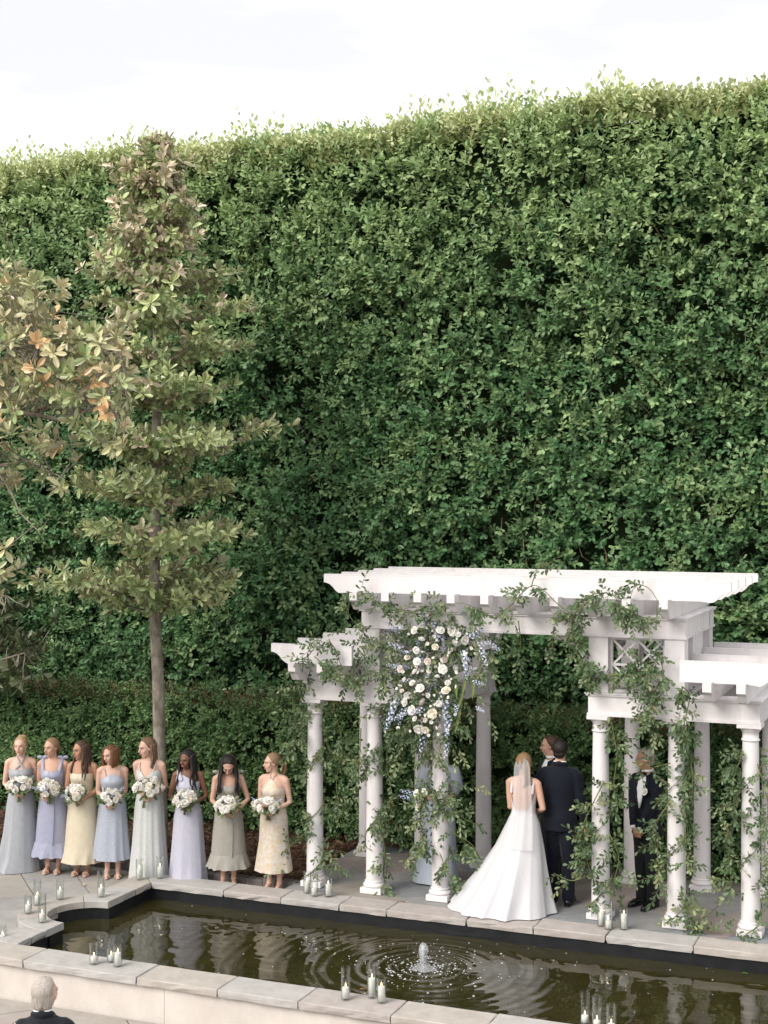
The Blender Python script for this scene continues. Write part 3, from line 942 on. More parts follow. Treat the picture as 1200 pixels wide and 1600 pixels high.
# posts of the two towers
for x in (CX[1], CX[2], CX[3], CX[4]):
    for y in CY:
        b = MB(); b.box((x - 0.105, y - 0.105, ZL1 + 0.001), (x + 0.105, y + 0.105, ZU0 - 0.001), bevel=0.004); P3(b, 'post')

def bar(b, p, q, w, d, axis):
    """flat bar from p to q in the panel plane; axis 1: panel in xz at y; axis 0: panel in yz at x"""
    (a0, c0), (a1, c1) = p, q
    n = np.array([-(c1 - c0), a1 - a0]); n = n / np.linalg.norm(n) * w / 2
    poly = [(a0 + n[0], c0 + n[1]), (a0 - n[0], c0 - n[1]), (a1 - n[0], c1 - n[1]), (a1 + n[0], c1 + n[1])]
    b.prism(poly, axis, d[0], d[1])
def lattice(a0, a1, z0, z1, pos, axis, nx, nz_):
    root = None
    k = 0
    fr = MB()
    w = 0.03
    for (p, q) in (((a0, z0 + w / 2), (a1, z0 + w / 2)), ((a0, z1 - w / 2), (a1, z1 - w / 2))):
        bar(fr, p, q, w, (pos - 0.022, pos + 0.022), axis)
    for a in (a0 + w / 2, a1 - w / 2):
        bar(fr, (a, z0 + w), (a, z1 - w), w, (pos - 0.021, pos + 0.021), axis)
    root = fr.build('lattice_frame', WHITE, per, world=True)
    off = np.array(parent_origin(per))
    A0, A1, Z0, Z1 = a0 + w, a1 - w, z0 + w, z1 - w
    for j in range(1, nz_):
        z = Z0 + (Z1 - Z0) * j / nz_
        m = MB(); bar(m, (A0, z), (A1, z), 0.024, (pos - 0.017, pos + 0.017), axis); m.build('lattice_bar', WHITE, root, world=True)
    for i in range(nx):
        for j in range(nz_):
            u0, u1 = A0 + (A1 - A0) * i / nx, A0 + (A1 - A0) * (i + 1) / nx
            v0, v1 = Z0 + (Z1 - Z0) * j / nz_, Z0 + (Z1 - Z0) * (j + 1) / nz_
            e = 0.012
            m = MB(); bar(m, (u0 + e, v0 + e), (u1 - e, v1 - e), 0.022, (pos - 0.012, pos + 0.012), axis); m.build('lattice_bar', WHITE, root, world=True)
            m = MB(); bar(m, (u0 + e, v1 - e), (u1 - e, v0 + e), 0.022, (pos - 0.014, pos + 0.010), axis); m.build('lattice_bar', WHITE, root, world=True)
for y in CY:
    lattice(CX[1] + 0.107, CX[2] - 0.107, ZL1 + 0.002, ZU0 - 0.002, y, 1, 2, 2)
    lattice(CX[3] + 0.107, CX[4] - 0.107, ZL1 + 0.002, ZU0 - 0.002, y, 1, 2, 2)
for x in (CX[1], CX[4]):
    ym = (CY[0] + CY[1]) / 2
    for y0, y1 in ((CY[0] + 0.107, CY[0] + 0.46), (CY[1] - 0.46, CY[1] - 0.107)):
        lattice(y0, y1, ZL1 + 0.002, ZU0 - 0.002, x, 0, 1, 2)
    b = MB(); b.box((x - 0.09, CY[0] + 0.462, ZL1 + 0.002), (x + 0.09, CY[1] - 0.462, ZU0 - 0.002)); P3(b, 'side_panel')
# arch brackets of the middle opening
for y in CY:
    for x, s in ((CX[2] + 0.106, 1), (CX[3] - 0.106, -1)):
        Rr = 0.40
        A = np.linspace(0, math.pi / 2, 12)
        outer = [(x + s * (Rr - Rr * math.cos(a)), ZU0 - 0.002 - Rr + Rr * math.sin(a)) for a in A]
        inner = [(x + s * (Rr - (Rr - 0.05) * math.cos(a)), ZU0 - 0.002 - Rr + (Rr - 0.05) * math.sin(a)) for a in A]
        b = MB()
        for k in range(11):
            b.prism([outer[k], outer[k + 1], inner[k + 1], inner[k]], 1, y - 0.03, y + 0.03)
        P3(b, 'arch_bracket')

def rafter(x, y0, y1, z0, z1, w=0.045):
    zt = z1
    e = [(0, zt), (0, zt - 0.095), (0.012, zt - 0.105), (0.05, zt - 0.125), (0.085, zt - 0.17), (0.11, zt - 0.2), (0.15, z0)]
    front = [(y0 + a, z) for a, z in e]
    back = [(y1 - a, z) for a, z in reversed(e)]
    b = MB(); b.prism(front + back, 0, x - w, x + w); P3(b, 'rafter')
def purlin(x0, x1, y, z0, z1, w=0.026, left=True, right=True):
    prof = [(0, z1), (0, z1 - 0.085), (0.03, z1 - 0.088), (0.075, z1 - 0.105), (0.115, z1 - 0.14), (0.145, z1 - 0.175), (0.18, z1 - 0.2), (0.22, z0), (0.27, z0 + 0.006), (0.30, z0 + 0.012)]
    L = [(x0 + a, z) for a, z in prof] if left else [(x0, z1), (x0, z0 + 0.012)]
    Rr = [(x1 - a, z) for a, z in reversed(prof)] if right else [(x1, z0 + 0.012), (x1, z1)]
    b = MB(); b.prism(L + Rr, 1, y - w, y + w); P3(b, 'purlin')
    b = MB(); b.box((x0 + 0.004, y - w - 0.002, z1 + 0.0005), (x1 - 0.004, y + w + 0.002, z1 + 0.012)); P3(b, 'purlin_cap')
for k in range(10):
    rafter(-6.425 + k * 0.387, 14.60, 17.22, ZU1 + 0.001, 3.497)
for k in range(5):
    purlin(-6.86, -2.28, 14.79 + k * 0.485, 3.468, 3.672)
for x in (-7.19, -6.83, -2.50, -2.16):
    rafter(x, 14.60, 17.22, ZL1 + 0.001, 2.665)
for y in (14.76, 15.46, 16.18, 16.86):
    purlin(-7.52, CX[1] - 0.11, y, 2.636, 2.856, right=False)
    purlin(CX[4] + 0.11, -1.77, y, 2.636, 2.856, left=False)
# spotlights inside the right tower
METAL = mat('grey_metal', (0.35, 0.35, 0.36), 0.35, 0.5, metallic=0.6)
GLASSD = mat('lamp_lens', (0.05, 0.06, 0.08), 0.1, 0.6)
for (px, py, lab) in ((969, 1003, 'small round grey spotlight behind the upper lattice of the right tower'), (1002, 1055, 'small round grey spotlight low behind the right tower lattice')):
    p = at_Y(px, py, 15.42)
    t = thing('spotlight', lab, 'spotlight', tuple(p), group='spotlights in the tower')
    b = MB(); b.M = np.eye(4); b.M[:3, :3] = np.array([[1, 0, 0], [0, 0, 1], [0, -1, 0]])
    b.lathe([(0.03, -0.1), (0.05, -0.06), (0.058, 0.03), (0.052, 0.034)], seg=16)
    b.build('housing', METAL, t, smooth=True)
    b = MB(); b.M = np.eye(4); b.M[:3, :3] = np.array([[1, 0, 0], [0, 0, 1], [0, -1, 0]])
    b.lathe([(0.032, 0.035), (0.02, 0.042)], seg=16); b.build('lens', GLASSD, t)
    b = MB(); b.limb([(0, 0.06, 0), (0.0, 0.1, 0.12), (0.0, 0.1, 3.07 - p[2])], [0.008] * 3, 6); b.build('bracket', METAL, t)

# ================================================================== vines
vr = np.random.default_rng(77)
VC = np.array([(0.085, 0.145, 0.06), (0.11, 0.175, 0.078), (0.15, 0.21, 0.10), (0.065, 0.11, 0.048), (0.22, 0.26, 0.13)])
def spray(base, d, length, nl, leaf, r=vr):
    """one side twig with its leaves; returns arrays (leaves) and twig points"""
    d = unit(d)
    pts = [np.array(base, float)]
    for k in range(4):
        d = unit(d + r.normal(size=3) * 0.22 + np.array([0, 0, -0.16]))
        pts.append(pts[-1] + d * length / 4)
    pts = np.array(pts)
    t = np.linspace(0.12, 1, nl)
    P = np.stack([np.interp(t * 4, range(5), pts[:, k]) for k in range(3)], 1)
    Dm = np.gradient(P, axis=0) if nl > 1 else np.array([d])
    Dm = nrm(Dm)
    view = np.array([0.35, -0.8, 0.45])
    S = nrm(np.cross(Dm, view[None, :] + r.normal(size=(nl, 3)) * 0.3))
    sg = np.where(np.arange(nl) % 2 == 0, 1, -1)[:, None]
    D = Dm * 0.65 + S * sg * 0.8 + r.normal(size=(nl, 3)) * 0.25
    D[:, 2] -= 0.25
    D[-1] = Dm[-1]
    N_ = view[None, :] + r.normal(size=(nl, 3)) * 0.55
    L_ = leaf * r.uniform(0.7, 1.2, nl)
    c = VC[r.integers(0, 5)] * (0.8 + 0.4 * r.random((nl, 1)))
    return (P, D, N_, L_, L_ * r.uniform(0.4, 0.52, nl), c), pts

def add_spray(A, pts, off, parent):
    """leaves and the twig that carries them, as one part"""
    V, Fq, C = leaf_arrays(*A)
    n0 = len(V)
    side = unit(np.cross(pts[-1] - pts[0], (0.35, -0.8, 0.45))) * 0.0022
    nn = np.array((0.35, -0.8, 0.45)) * 0.0022
    tw = np.concatenate([pts + side, pts + nn, pts - side])
    m = len(pts)
    q = []
    for i in range(m - 1):
        q += [(n0 + i, n0 + i + 1, n0 + m + i + 1, n0 + m + i), (n0 + m + i, n0 + m + i + 1, n0 + 2 * m + i + 1, n0 + 2 * m + i), (n0 + 2 * m + i, n0 + 2 * m + i + 1, n0 + i + 1, n0 + i)]
    V = np.concatenate([V, tw]); Fq = np.concatenate([Fq, np.array(q)]); C = np.concatenate([C, np.tile(np.array([[0.16, 0.15, 0.07]]), (3 * m, 1))])
    return quick_mesh('leaf_spray', V - off[None, :], Fq, VINE, C, parent=parent)

def smooth_path(ctrl, n):
    ctrl = np.array(ctrl, float)
    m = len(ctrl)
    out = []
    for t in np.linspace(0, m - 1.0001, n):
        i = int(t); f = t - i
        p0, p1, p2, p3 = ctrl[max(i - 1, 0)], ctrl[i], ctrl[min(i + 1, m - 1)], ctrl[min(i + 2, m - 1)]
        out.append(0.5 * ((2 * p1) + (-p0 + p2) * f + (2 * p0 - 5 * p1 + 4 * p2 - p3) * f * f + (-p0 + 3 * p1 - 3 * p2 + p3) * f ** 3))
    return np.array(out)

def garland(label, paths, origin, seed, leaf=0.062, cat='vine', group=None, k=1.0):
    """paths: (control points, sprays per metre, spray length, leaves per spray, bias direction)"""
    k_ = k
    r = np.random.default_rng(seed)
    root = thing('vine_garland', label, cat, tuple(origin), group=group)
    off = np.array(origin, float)
    for ctrl, per_m, ln, nl, bias in paths:
        C = smooth_path(ctrl, max(10, len(ctrl) * 8))
        seglen = np.linalg.norm(np.diff(C, axis=0), axis=1).sum()
        b = MB(); b.limb(list(C), list(np.linspace(0.007, 0.003, len(C))), 5); b.build('stem', STEMG, root, smooth=True, world=True)
        n = max(2, int(seglen * per_m * 1.35 * k_))
        for k in range(n):
            i = int(r.uniform(0.02, 0.999) * (len(C) - 1))
            d = r.normal(size=3) * np.array([1, 0.7, 1]) + np.array(bias)
            A, pts = spray(C[i], d, ln * r.uniform(0.6, 1.3), max(3, int(nl * r.uniform(0.7, 1.3))), leaf, r)
            add_spray(A, pts, off, root)
    return root

def spiral(x, y, z0, z1, turns, r0=0.115, ph=0.0, n=None):
    n = n or int(turns * 8) + 2
    out = []
    for k in range(n):
        t = k / (n - 1)
        a = ph + 2 * math.pi * turns * t
        z = z0 + (z1 - z0) * t
        rr0 = r0 + (0.05 if z < 0.17 else 0)
        out.append((x + rr0 * math.cos(a), y + rr0 * math.sin(a), z))
    return out
fy = CY[0]
garland('leafy vine winding up the leftmost front column and spilling off its corner',
        [(spiral(CX[0], fy, 0.1, 2.15, 3.2, 0.11, 4.0), 13, 0.16, 7, (0, -0.6, -0.2)),
         ([(-7.2, 14.95, 2.5), (-7.32, 14.9, 2.2), (-7.3, 14.95, 1.8), (-7.38, 14.95, 1.55)], 24, 0.22, 9, (-0.3, -0.3, -0.5)),
         ([(-7.0, 15.2, 2.2), (-6.85, 15.25, 1.7), (-6.9, 15.2, 1.2), (-6.8, 15.2, 0.7)], 15, 0.26, 9, (0.2, 0, -0.5)),
         ([(-7.1, 15.0, 0.75), (-7.35, 14.95, 0.5), (-7.55, 14.95, 0.32)], 14, 0.22, 8, (-0.4, 0, -0.1)),
         ([(-7.05, 15.0, 0.5), (-6.85, 15.0, 0.36), (-6.75, 15.0, 0.15)], 12, 0.2, 7, (0.4, 0, 0))], (CX[0], fy, 0.0), 101)
garland('leafy vine hanging along the second front column from the left',
        [(spiral(CX[1], fy, 0.0, 1.75, 2.1, 0.11, 5.0), 12, 0.16, 7, (0.1, -0.6, -0.2)),
         ([(-6.3, 15.05, 2.2), (-6.2, 15.1, 1.9), (-6.22, 15.1, 1.5), (-6.15, 15.1, 1.1), (-6.2, 15.1, 0.8)], 15, 0.24, 9, (0.15, 0, -0.4)),
         ([(-6.5, 15.0, 1.9), (-6.52, 15.0, 1.5), (-6.55, 15.0, 1.15)], 13, 0.18, 8, (-0.3, -0.2, -0.4)),
         ([(-6.28, 15.0, 0.9), (-6.2, 14.98, 0.55), (-6.22, 14.97, 0.3)], 15, 0.2, 8, (0.2, 0, -0.4))], (CX[1], fy, 0.0), 102)
garland('leafy vine trailing down the column below the big flower arrangement',
        [(spiral(CX[2], fy, 0.3, 1.7, 2.0, 0.11, 4.4), 11, 0.16, 7, (0, -0.6, -0.2)),
         ([(-5.62, 15.0, 1.45), (-5.72, 14.95, 1.2), (-5.75, 14.95, 0.95), (-5.72, 14.95, 0.65), (-5.85, 14.95, 0.45)], 15, 0.2, 9, (-0.2, -0.2, -0.3)),
         ([(-5.48, 15.02, 1.15), (-5.3, 15.0, 1.0), (-5.1, 15.05, 0.9)], 15, 0.2, 8, (0.3, 0, 0)),
         ([(-5.48, 15.0, 1.0), (-5.36, 15.0, 0.8), (-5.2, 15.05, 0.7), (-5.1, 15.05, 0.6)], 15, 0.2, 8, (0.3, 0, -0.2)),
         ([(-5.52, 14.98, 0.55), (-5.42, 14.95, 0.35), (-5.34, 14.95, 0.25)], 18, 0.18, 8, (0.2, 0, -0.4)),
         ([(-5.66, 14.98, 0.7), (-5.8, 14.95, 0.5), (-5.95, 14.93, 0.42)], 16, 0.18, 8, (-0.4, 0, -0.1))], (CX[2], fy, 0.0), 103)
garland('dense vine bunched on the left side of the column right of the groom',
        [(spiral(CX[3], fy, 0.1, 1.4, 1.8, 0.115, 3.4), 15, 0.17, 8, (-0.2, -0.6, -0.2)),
         ([(-3.66, 15.0, 1.5), (-3.78, 14.98, 1.25), (-3.88, 14.97, 1.0), (-3.86, 14.97, 0.75), (-3.78, 14.97, 0.45)], 34, 0.19, 9, (-0.35, -0.3, -0.1)),
         ([(-3.58, 15.0, 2.15), (-3.52, 15.0, 1.8), (-3.55, 15.0, 1.4), (-3.42, 15.05, 1.2)], 22, 0.22, 9, (0.3, 0, -0.3)),
         ([(-3.6, 15.0, 0.95), (-3.5, 15.0, 0.7), (-3.55, 15.0, 0.4), (-3.45, 14.97, 0.2)], 18, 0.22, 9, (0.3, -0.1, -0.2)),
         ([(-3.8, 14.97, 0.5), (-4.0, 14.95, 0.42), (-4.2, 14.95, 0.48)], 16, 0.2, 8, (-0.4, 0, 0.1))], (CX[3], fy, 0.0), 104, k=0.72)
garland('vine wound round the column in front of the man in black tie',
        [(spiral(CX[4], fy, 0.05, 2.0, 2.8, 0.115, 4.0), 16, 0.17, 8, (0, -0.6, -0.2)),
         ([(-2.86, 15.0, 2.2), (-2.74, 15.0, 1.85), (-2.72, 15.0, 1.45), (-2.80, 15.0, 1.05), (-2.76, 15.0, 0.7)], 26, 0.19, 9, (0.3, -0.2, -0.2)),
         ([(-2.95, 15.0, 1.75), (-3.16, 15.05, 1.68), (-3.30, 15.1, 1.66)], 20, 0.16, 8, (-0.3, 0, 0)),
         ([(-2.98, 15.0, 1.3), (-3.12, 15.0, 1.05), (-3.08, 15.0, 0.75), (-3.05, 15.0, 0.45)], 26, 0.2, 9, (-0.35, -0.1, -0.1)),
         ([(-2.85, 14.97, 0.4), (-2.75, 14.95, 0.25), (-2.66, 14.93, 0.12)], 20, 0.18, 8, (0.2, 0, 0))], (CX[4], fy, 0.0), 105, k=0.72)
garland('vine wound round the rightmost front column',
        [(spiral(CX[5], fy, 0.05, 2.05, 2.6, 0.115, 4.6), 15, 0.17, 8, (0, -0.6, -0.2)),
         ([(-2.2, 15.0, 1.9), (-2.3, 15.0, 1.6), (-2.28, 15.0, 1.25), (-2.34, 15.0, 0.85), (-2.3, 15.0, 0.45)], 30, 0.2, 9, (-0.35, -0.2, -0.2)),
         ([(-2.05, 15.0, 1.8), (-1.95, 15.0, 1.4), (-1.98, 15.0, 0.9), (-1.92, 15.0, 0.5)], 22, 0.2, 9, (0.3, -0.2, -0.2))], (CX[5], fy, 0.0), 106, k=0.72)
garland('loose vine trailing over the paving between the two rightmost front columns',
        [([(-2.8, 14.95, 0.05), (-2.6, 14.93, 0.06), (-2.42, 14.95, 0.05), (-2.25, 14.93, 0.07)], 16, 0.2, 8, (0, 0, 0.6)),
         ([(-2.75, 15.0, 0.1), (-2.6, 15.1, 0.15), (-2.45, 15.0, 0.3)], 12, 0.18, 7, (0, 0, 0.2))], (-2.5, 14.94, 0.0), 107)
garland('long vine draped along the upper beam and looping over its rafter ends',
        [([(-6.5, 14.6, 3.5), (-6.2, 14.62, 3.42), (-5.85, 14.62, 3.28), (-5.5, 14.7, 3.36), (-5.1, 14.6, 3.4), (-4.75, 14.6, 3.25)], 17, 0.2, 8, (0, -0.4, 0)),
         ([(-4.75, 14.6, 3.25), (-4.55, 14.58, 3.42), (-4.3, 14.55, 3.62), (-4.05, 14.6, 3.42), (-3.85, 14.75, 3.25)], 14, 0.18, 8, (0, -0.4, -0.1)),
         ([(-4.35, 14.6, 3.6), (-4.30, 14.7, 3.8), (-4.2, 14.9, 3.86)], 14, 0.15, 7, (0, 0, 0.2)),
         ([(-3.95, 14.78, 3.25), (-3.75, 14.6, 3.5), (-3.5, 14.6, 3.55), (-3.35, 14.62, 3.4), (-3.15, 14.68, 3.3)], 34, 0.2, 9, (0, -0.5, 0)),
         ([(-3.4, 14.6, 3.35), (-3.2, 14.65, 3.25), (-2.98, 14.68, 3.28)], 18, 0.17, 8, (0.2, -0.3, -0.1)),
         ([(-3.3, 14.62, 3.66), (-3.1, 14.6, 3.62), (-2.98, 14.6, 3.45)], 9, 0.14, 6, (0, -0.3, 0.1)),
         ([(-4.6, 14.95, 3.2), (-4.58, 14.97, 2.95), (-4.62, 14.97, 2.75)], 14, 0.16, 7, (0, -0.2, -0.5)),
         ([(-4.2, 14.95, 3.15), (-4.22, 14.97, 2.95), (-4.2, 14.97, 2.8)], 14, 0.15, 7, (0, -0.2, -0.5)),
         ([(-6.45, 14.6, 3.45), (-6.5, 14.65, 3.25), (-6.4, 14.7, 3.1)], 16, 0.17, 8, (0, -0.3, -0.4))], (-4.6, 14.9, 3.3), 108)
garland('thick vine falling over the arch and across the lattice of the right tower',
        [([(-4.0, 14.95, 3.2), (-3.9, 14.95, 2.98), (-3.82, 14.95, 2.75), (-3.78, 14.95, 2.6), (-3.55, 14.95, 2.68)], 36, 0.19, 9, (0, -0.3, -0.4)),
         ([(-3.6, 14.95, 2.66), (-3.4, 14.94, 2.68), (-3.25, 14.92, 2.8), (-3.28, 14.92, 2.9)], 34, 0.18, 9, (0, -0.4, -0.2)),
         ([(-3.3, 14.92, 2.75), (-3.15, 14.9, 2.62), (-3.12, 14.9, 2.4), (-3.18, 14.9, 2.22), (-3.1, 14.95, 2.05)], 40, 0.18, 9, (0, -0.4, -0.3)),
         ([(-3.05, 14.9, 2.9), (-3.0, 14.9, 2.7), (-3.05, 14.9, 2.5)], 20, 0.16, 8, (0, -0.3, -0.3))], (-3.5, 14.95, 2.5), 109)
garland('short vine tumbling from the beam of the right wing',
        [([(-2.78, 14.75, 2.6), (-2.72, 14.85, 2.5), (-2.75, 14.85, 2.3), (-2.78, 14.87, 2.15), (-2.74, 14.95, 1.95)], 30, 0.15, 7, (0, -0.3, -0.4))], (-2.74, 14.9, 2.4), 110)
garland('vine rambling over the rafters of the left wing',
        [([(-7.2, 14.6, 2.68), (-7.0, 14.58, 2.74), (-6.9, 14.6, 2.85), (-6.8, 14.62, 2.98)], 16, 0.18, 8, (0, -0.2, 0.1)),
         ([(-6.9, 14.6, 2.75), (-6.7, 14.6, 2.62), (-6.5, 14.75, 2.5), (-6.4, 14.85, 2.3)], 24, 0.18, 9, (0, -0.3, -0.2)),
         ([(-6.72, 14.6, 2.95), (-6.62, 14.6, 2.8), (-6.58, 14.65, 2.6)], 13, 0.15, 7, (0, -0.2, -0.2))], (-6.8, 14.7, 2.6), 111)

# ================================================================== flowers
PETAL = mat('white_petal', (0.90, 0.88, 0.83), 0.6, 0.2, var=0.05, vscale=30, trans=0.18)
PETALC = mat('cream_petal', (0.88, 0.82, 0.70), 0.6, 0.2, var=0.05, vscale=30, trans=0.18)
BLUE = mat('blue_petal', (0.38, 0.44, 0.66), 0.6, 0.2, col2=(0.60, 0.64, 0.80), vscale=25, trans=0.15)
BLUSH = mat('blush_petal', (0.86, 0.76, 0.70), 0.6, 0.2, var=0.05, vscale=30, trans=0.18)
def rose_mesh(name, R0, m, seed, layers=((5, 0.35, 0.95), (6, 0.7, 0.75), (7, 1.0, 0.45))):
    r = random.Random(seed)
    b = MB()
    b.ell((0, 0, R0 * 0.45), (R0 * 0.36, R0 * 0.36, R0 * 0.42), nu=8, nv=5)
    for n, rad, up in layers:
        ph = r.uniform(0, 6)
        for k in range(n):
            a = ph + 2 * math.pi * k / n + r.uniform(-.15, .15)
            w = 2 * math.pi / n * 0.72
            V = []
            for i, t in enumerate((0.0, 0.45, 0.8, 1.0)):
                row = []
                rr = R0 * rad * (0.25 + 0.75 * math.sin(t * 1.5)) * r.uniform(0.95, 1.06) + (R0 * 0.08 if t == 1.0 else 0)
                z = R0 * (0.1 + up * t * 0.95) - (R0 * 0.1 if t == 1.0 and rad > 0.6 else 0)
                ww = w * (0.55, 0.95, 0.85, 0.5)[i]
                for s in (-1, -0.33, 0.33, 1):
                    aa = a + s * ww
                    rc = rr * (1 + 0.04 * (1 - abs(s)))
                    row.append((rc * math.cos(aa), rc * math.sin(aa), z - abs(s) ** 2 * R0 * 0.08))
                V.append(row)
            b.grid(V)
    return b.mesh(name, m, True)
ROSES = [rose_mesh('rose', 0.036, PETAL, 1), rose_mesh('rose', 0.031, PETAL, 2), rose_mesh('rose', 0.034, PETALC, 3), rose_mesh('rose', 0.029, BLUSH, 4)]
def blossom_spike(name, seed, m=BLUE):
    r = random.Random(seed)
    b = MB()
    for k in range(26):
        t = k / 25
        a = k * 2.4
        rad = 0.030 * (1 - 0.55 * t)
        z = 0.20 * t
        c = (rad * math.cos(a), rad * math.sin(a), z)
        s = 0.016 * (1 - 0.4 * t) * r.uniform(0.8, 1.2)
        d = unit((math.cos(a), math.sin(a), 0.2))
        x_ = unit(np.cross(d, (0, 0, 1))); y_ = np.cross(d, x_)
        c = np.array(c)
        P = [c + d * s * 0.2] + [c + (x_ * math.cos(q) + y_ * math.sin(q)) * s * r.uniform(0.8, 1.2) + d * s * 0.45 for q in np.linspace(0, 2 * math.pi, 6)[:-1]]
        b.add(P, [(0, i, i % 5 + 1) for i in range(1, 6)])
    return b.mesh(name, m, False)
SPIKES = [blossom_spike('delphinium', 1), blossom_spike('delphinium', 2), blossom_spike('delphinium', 3, mat('pale_blue_petal', (0.60, 0.64, 0.76), 0.6, 0.2, var=0.15, vscale=30, trans=0.15))]
def place(o, p, d, roll=0.0, s=1.0):
    q = Vector(d).to_track_quat('Z', 'Y')
    o.location = Vector(p)
    o.rotation_euler = (q.to_matrix() @ Matrix.Rotation(roll, 3, 'Z')).to_euler()
    o.scale = (s, s, s)

arr = thing('flower_arrangement', 'large cascade of white roses and blue delphinium hung on the left tower', 'flowers', (-5.75, 14.95, 2.3))
off = np.array(arr.location)
# roses where the cascade shows them, at staggered depth over its domed body
ros = [(648, 985), (658, 1000), (650, 1017), (637, 1028), (652, 1034), (649, 1050), (669, 1033), (672, 1047), (692, 1046), (683, 1058), (633, 1062), (657, 1076), (668, 1087), (661, 1098), (637, 1086), (634, 1097),
       (686, 1099), (676, 1115), (645, 1110), (649, 1123), (664, 1125), (706, 986), (715, 992), (749, 1001), (680, 1011), (709, 1005), (704, 1015), (694, 1030), (710, 1045), (700, 1067), (688, 986), (665, 1140), (685, 1136), (743, 1023),
       (626, 1045), (645, 1068), (725, 1000), (672, 1068), (697, 1080), (655, 1138), (722, 1032), (628, 1080)]
r5 = np.random.default_rng(8)
for i, (px, py) in enumerate(ros):
    depth = 14.80 - 0.10 * math.exp(-((px - 672) / 55.0) ** 2) + r5.uniform(-0.03, 0.04)
    p = at_Y(px, py, depth)
    o = link('rose', ROSES[(0, 0, 1, 2, 0, 1, 3)[i % 7]], arr)
    d = np.array([0.3, -0.85, 0.35]) + r5.normal(size=3) * 0.5 + np.array([(px - 672) / 160, 0, -(py - 1050) / 260])
    place(o, p - off, d, r5.uniform(0, 6), 1.35 * r5.uniform(0.6, 1.2))
spk = [(668, 990, 0, 1), (690, 1000, -0.3, 1), (725, 1015, 0.25, -1), (728, 1038, 0.2, -1), (740, 995, 0.5, 0.3), (765, 1005, 0.7, -0.3), (640, 1040, -0.6, -0.3), (628, 1075, -0.3, -1), (618, 1095, -0.2, -1), (630, 1105, -0.1, -1),
       (672, 1065, 0, -1), (690, 1075, 0.1, -1), (697, 1095, 0.1, -1), (662, 1145, 0, -1), (698, 1155, 0.1, -1), (660, 1035, 0, 0.8), (694, 1020, 0.2, 0.7), (632, 1015, -0.7, 0.3), (613, 1110, -0.2, -1), (700, 1120, 0.1, -1), (752, 1012, 0.4, -0.8)]
for i, (px, py, ax, az) in enumerate(spk):
    p = at_Y(px, py, 14.82 + r5.uniform(-0.05, 0.05))
    o = link('delphinium', SPIKES[i % 3], arr)
    place(o, p - off, (ax, -0.45, az), r5.uniform(0, 6), r5.uniform(0.85, 1.25))
for k in range(16):
    px = r5.normal(675, 38); py = r5.uniform(985, 1150)
    o = link('delphinium', SPIKES[(2, 2, 0)[k % 3]], arr); place(o, at_Y(px, py, 14.80 - 0.06 * r5.random()) - off, ((px - 675) / 60 + r5.normal() * .3, -0.8, -(py - 1060) / 100 + r5.normal() * .3), 0, r5.uniform(0.6, 0.95))
FILL = rose_mesh('filler_flower', 0.016, PETAL, 9, layers=((5, 0.9, 0.6),))
for k in range(70):
    px = r5.normal(674, 32); py = r5.uniform(980, 1150); px += (1050 - py) * 0.1
    o = link('filler_flower', FILL, arr); place(o, at_Y(px, py, 14.76 - 0.06 * r5.random()) - off, (r5.normal() * .5, -0.9, r5.normal() * .4 + .2), 0, r5.uniform(0.8, 1.5))
# greenery
for k in range(150):
    px = r5.normal(672, 27); py = r5.uniform(985, 1150); px += (1040 - py) * 0.12
    p = at_Y(px, py, 14.90 - 0.08 * r5.random())
    A, pts = spray(p, np.array([(px - 672) / 60, -0.7, -(py - 1060) / 110]) + r5.normal(size=3) * 0.5, r5.uniform(0.10, 0.2), 9, 0.055, r5)
    A = A[:5] + (A[5] * 0.75,)
    add_spray(A, pts, off, arr)
for k in range(190):
    if k < 60:
        px, py = r5.normal(610, 26), r5.normal(1035, 30)
    elif k < 160:
        px, py = r5.normal(676, 34), r5.uniform(970, 1185)
    else:
        px, py = r5.normal(742, 22), r5.normal(1015, 22)
    p = at_Y(px, py, 14.93 - 0.07 * r5.random())
    A, pts = spray(p, np.array([(px - 672) / 70, -0.5, -(py - 1040) / 90]) + r5.normal(size=3) * 0.5, r5.uniform(0.14, 0.28), 9, 0.06, r5)
    add_spray(A, pts, off, arr)
for k in range(14):   # long strap leaves
    px, py = r5.normal(680, 25), r5.uniform(985, 1120)
    p = at_Y(px, py, 14.84)
    P = p[None, :]
    D = np.array([[r5.normal() * 0.4, -0.25, -0.8 + (0.9 if py < 1010 else 0)]])
    V, Fq, Cc = leaf_arrays(P, D, np.array([[0.2, -1, 0.3]]), np.array([r5.uniform(0.22, 0.34)]), np.array([0.04]), np.array([[0.17, 0.23, 0.07]]), tpl=TPL_LONG)
    quick_mesh('strap_leaf', V - off[None, :], Fq, VINE, Cc, parent=arr)

arr2 = thing('flower_spray', 'small greenery spray with white blooms tied midway up the column', 'flowers', tuple(at_Y(675, 1245, 14.98)))
off = np.array(arr2.location)
for i, (px, py) in enumerate([(652, 1240), (658, 1250), (654, 1262), (664, 1238)]):
    o = link('rose', ROSES[i % 3], arr2); place(o, at_Y(px, py, 14.93) - off, (-0.4 + r5.normal() * .2, -0.8, 0.3), 0, 1.15)
for i, (px, py) in enumerate([(644, 1248), (647, 1240)]):
    o = link('delphinium', SPIKES[i], arr2); place(o, at_Y(px, py, 14.95) - off, (-0.8, -0.4, 0.2), 0, 0.8)
for k in range(34):
    px, py = r5.normal(680, 18), r5.normal(1245, 13)
    A, pts = spray(at_Y(px, py, 14.97 - r5.random() * 0.05), np.array([(px - 682) / 25, -0.4, -(py - 1245) / 30]) + r5.normal(size=3) * 0.5, 0.17, 8, 0.055, r5)
    add_spray(A, pts, off, arr2)

